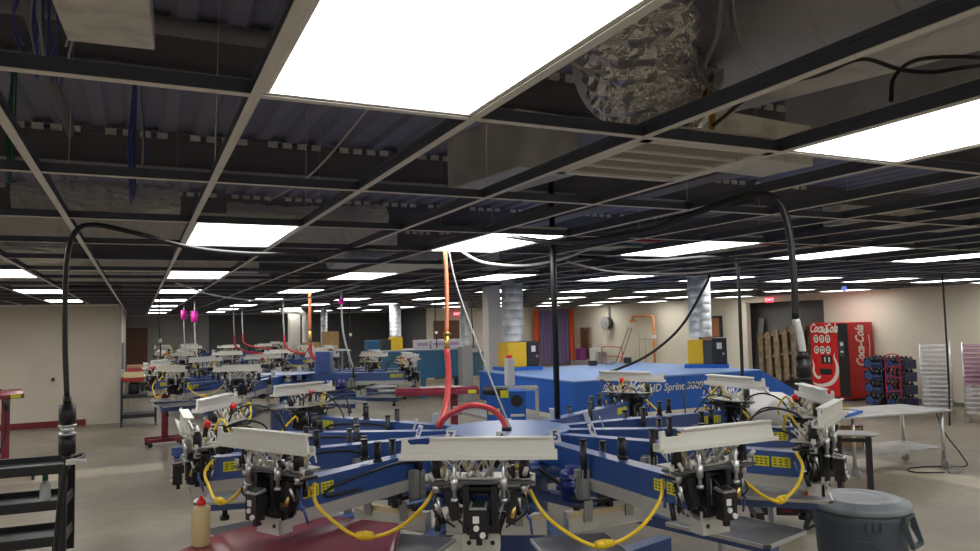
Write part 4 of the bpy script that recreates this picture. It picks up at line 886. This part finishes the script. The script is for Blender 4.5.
box_thing(.05, 20.85, 1.0, .6, .4, .16, CARD, 'open cardboard box nearest the partition on the wooden table'); box_thing(.60, 20.95, 1.0, .42, .36, .20, CARD, 'cardboard box on the wooden table next to the press')
o = obj('electric_panel', MB().m(0).bb(-.395, -.30, 19.0, 19.5, 1.15, 1.75).m(1).bb(-.30, -.295, 19.05, 19.45, 1.2, 1.7), [GREY, ALU]); tag(o, 'grey electric cabinet on the partition side behind the corner', 'cabinet')
o = obj('conduit_pipe', MB().cyl((-.37, 18.9, 0), (-.37, 18.9, 2.6), .022), STEEL); tag(o, 'steel conduit running down the partition corner', 'pipe')
o = obj('wall_switch', MB().bb(-1.68, -1.62, 18.475, 18.5, .98, 1.05), BLKM); tag(o, 'tiny dark socket low on the cream partition', 'socket')

# ------------------------------------------------------------------ hanging hoses and cables
def hang(name, parts, lab, cat='cable'):
    e = empty(name, parts[0][1][0], 0, lab, cat); o = Vector(parts[0][1][0])
    for nm, pts, r, m in parts: obj(nm, MB().tube([Vector(p)-o for p in pts], r, 10), m, e)
    return e
# left black drop cable with inline coupler
e = hang('drop_cable', [('cable', [(1.6, 5.4, 2.60), (.9, 5.0, 2.50), (.35, 4.55, 2.47), (-.02, 4.2, 2.515), (-.2, 4.12, 2.54), (-.28, 4.09, 2.50), (-.315, 4.09, 2.35), (-.318, 4.09, 2.0), (-.305, 4.09, 1.69)], .0125, BLK)], 'thick black cable hanging down before the cream partition')
obj('coupler', MB().cyl((-.305, 4.09, 1.61), (-.303, 4.09, 1.565), .018).cyl((-.303, 4.09, 1.57), (-.302, 4.09, 1.47), .037, seg=20).cyl((-.302, 4.09, 1.43), (-.302, 4.09, 1.335), .037, seg=20).cyl((-.302, 4.09, 1.335), (-.302, 4.09, 1.30), .02), BLK, e).location = Vector((0, 0, .10))-e.location
obj('collar', MB().cyl((-.302, 4.09, 1.47), (-.302, 4.09, 1.43), .030, seg=20).cyl((-.302, 4.09, 1.475), (-.302, 4.09, 1.463), .04, seg=20).cyl((-.302, 4.09, 1.437), (-.302, 4.09, 1.425), .04, seg=20), STEEL, e).location = Vector((0, 0, .10))-e.location
obj('clip', MB().box((-.285, 4.07, 1.30), (.04, .02, .025)).cyl((-.29, 4.07, 1.30), (-.22, 4.05, 1.305), .008), WHITE, e).location = Vector((0, 0, .10))-e.location
obj('tail', MB().tube([(-.302, 4.09, 1.41), (-.33, 4.10, 1.2), (-.345, 4.12, .9), (-.33, 4.15, .62), (-.30, 4.2, .5), (-.29, 4.2, .3)], .012, 8), BLK, e).location = -e.location
# right big black cable with plug
e = hang('drop_cable', [('cable', [(2.32, 4.6, 2.62), (2.34, 3.9, 2.50), (2.40, 3.2, 2.47), (2.40, 2.8, 2.51), (2.46, 2.5, 2.555), (2.535, 2.39, 2.54), (2.58, 2.36, 2.42), (2.59, 2.35, 2.2), (2.59, 2.35, 2.0)], .016, BLK), ('grey_sleeve', [(2.59, 2.35, 2.0), (2.60, 2.34, 1.92), (2.605, 2.335, 1.85)], .017, SIREN)], 'thick black cable bending down from the ceiling before the red machine')
obj('plug', MB().cyl((2.605, 2.335, 1.86), (2.605, 2.335, 1.83), .020, .028, 18).cyl((2.605, 2.335, 1.83), (2.607, 2.335, 1.75), .031, seg=20).cyl((2.607, 2.335, 1.75), (2.607, 2.335, 1.735), .027, seg=20), BLK, e).location = -e.location
hang('drop_cable', [('cable', [(3.6, 5.7, 2.60), (4.1, 5.35, 2.535), (4.5, 5.02, 2.55), (4.68, 4.93, 2.53), (4.73, 4.9, 2.45), (4.735, 4.9, 2.0), (4.73, 4.9, 1.30)], .015, BLK), ('end', [(4.73, 4.9, 1.32), (4.73, 4.9, 1.18)], .03, BLK)], 'dark grey cable dropping between the silver duct and the recess')
cable('drop_cable', [(5.90, 6.55, 2.52), (5.88, 6.6, 2.40), (5.70, 6.85, 1.92), (5.5, 7.2, 1.6), (5.28, 7.5, 1.43), (5.1, 7.55, 1.38)], .016, BLK, 'black cable swooping from the ceiling to the dryer top in front of the silver duct')
cable('drop_cable', [(10.9, 7.1, 2.6), (10.9, 7.1, 1.7), (10.92, 7.12, .9), (10.85, 7.1, .35)], .014, BLK, 'thin black cable hanging before the drying racks')
o = obj('support_pole', MB().cyl((2.93, 4.95, 1.273), (2.93, 4.95, 3.3), .023, seg=14), BLK); o.location = (-.03, .0, 0); tag(o, 'slim black pole rising from the nearest press up through the ceiling', 'pole')
e = hang('air_hose', [('upper_hose', [(2.22, 5.50, 2.66), (2.19, 5.40, 2.3), (2.13, 5.27, 1.92)], .0165, HOSEO), ('lower_hose', [(2.125, 5.26, 1.82), (2.11, 5.2, 1.62), (2.03, 5.07, 1.40), (1.92, 4.93, 1.30)], .023, HOSER)], 'red and copper air hose dropping from ceiling to nearest press hub', 'hose')
obj('fitting', MB().cyl((2.13, 5.27, 1.93), (2.125, 5.26, 1.81), .022).cyl((2.132, 5.272, 1.95), (2.13, 5.27, 1.93), .028), BRASS, e).location = -e.location
cable('air_hose', [(1.92, 4.93, 1.285), (1.94, 4.88, 1.35), (2.00, 4.80, 1.41), (2.10, 4.75, 1.445), (2.21, 4.68, 1.42), (2.27, 4.63, 1.35), (2.29, 4.60, 1.275)], .021, HOSER, 'red hose arching over the hub of the nearest press', 'hose')
o = obj('hose_fitting', MB().cyl((2.29, 4.6, 1.273), (2.29, 4.6, 1.30), .035, seg=12), BLK); tag(o, 'black fitting where the arching red hose meets the hub', 'fitting')
cable('conduit_hose', [(2.25, 5.50, 2.62), (2.28, 5.40, 2.3), (2.33, 5.1, 1.8), (2.36, 4.8, 1.40), (2.37, 4.7, 1.275)], .007, GREY, 'thin silver cable beside the copper hose down to the hub', 'cable')
cable('conduit_hose', [(2.35, 5.6, 2.68), (2.40, 5.5, 2.58), (2.55, 5.42, 2.50), (2.85, 5.3, 2.475), (3.15, 5.2, 2.53), (3.45, 5.15, 2.62), (4.3, 5.2, 2.66)], .012, SIREN, 'silver flexible conduit sagging under the ceiling by the black pole', 'cable')
cable('conduit_hose', [(3.6, 5.9, 2.57), (4.2, 6.0, 2.49), (5.2, 6.1, 2.49), (6.0, 6.2, 2.57)], .010, WIREW, 'pale thin conduit sagging below the lights behind the black pole', 'cable')
cable('conduit_hose', [(.4, 9.6, 2.58), (.9, 10.0, 2.44), (1.6, 10.2, 2.38), (2.3, 10.4, 2.45), (2.9, 10.5, 2.6)], .012, WIREW, 'white cable sagging under the lights above the second press', 'cable')
q = random.Random(12)
spots = [(.35, 15.2, 'black', 'beside the partition corner'), (1.05, 16.5, 'pinktag', 'with the higher pink tag'), (1.0, 19.5, 'pinktag', 'with the lower pink tag'), (2.05, 18.6, 'red', 'over the third press, nearer the partition'), (2.9, 16.8, 'red', 'over the third press with a long red tail'), (2.55, 12.3, 'copper', 'over the middle of the second press'), (3.15, 12.6, 'silver', 'over the second press beside its copper hose'), (4.6, 17.6, 'black', 'before the dark wall with a white connector'), (7.2, 16.2, 'black', 'right of the teal dryer duct'), (6.5, 16.8, 'black', 'in front of the teal dryer'), (2.9, 24, 'red', 'over the farthest press')]
for k, (x, y, kind, lab) in enumerate(spots):
    top = (x, y, 2.62); mid = (x+.02, y, 1.85)
    if kind == 'black': parts = [('cable', [top, (x, y, 2.2), mid], .014, BLK), ('connector', [mid, (x+.02, y, 1.78)], .03, WHITE), ('tail', [(x+.02, y, 1.78), (x+.03, y, 1.6), (x+.02, y, 1.45)], .014, BLK)]
    elif kind == 'pinktag': parts = [('cable', [top, (x, y, 2.1), (x+.03, y, 1.6), (x+.1, y, 1.3)], .014, SIREN), ('tag', [(x, y, 2.5-.1*(k % 2)), (x, y, 2.28-.1*(k % 2))], .07, PINK)]
    elif kind == 'red': parts = [('cable', [top, (x, y, 2.2), mid], .016, SIREN), ('red_hose', [mid, (x+.05, y, 1.6), (x+.3, y, 1.46), (x+.7, y, 1.40), (x+.95, y, 1.32)], .024, HOSER)]
    elif kind == 'copper': parts = [('cable', [top, (x, y, 2.2), (x, y, 1.95)], .026, HOSEO), ('coupling', [(x, y, 1.95), (x, y, 1.75)], .03, BRASS), ('red_hose', [(x, y, 1.75), (x+.03, y, 1.55), (x+.2, y-.1, 1.38)], .03, HOSER)]
    else: parts = [('cable', [top, (x+.02, y, 2.0), (x+.1, y, 1.6), (x+.2, y, 1.3)], .016, SIREN), ('tag', [(x, y, 2.50), (x, y, 2.40)], .05, PINK)]
    hang('hanging_hose' if kind in ('red', 'copper') else 'hanging_cable', parts, {'black': 'black drop cable', 'pinktag': 'pale drop cable', 'red': 'pale drop line ending in red hose', 'copper': 'copper coloured air hose', 'silver': 'silver drop cable with pink tag'}[kind]+' '+lab, 'hose' if kind in ('red', 'copper') else 'cable')
obj('hub_motor_box', MB().bb(-.12, .12, -.12, .12, 0, .34), BLUE, press2, bevel=.01, loc=to_local(press2, (2.75, 12.15, 1.275)))
obj('cream_post', MB().bb(-.05, .05, -.03, .03, 0, .36), CLAMP, press2, bevel=.005, loc=to_local(press2, (3.05, 13.3, 1.13)))
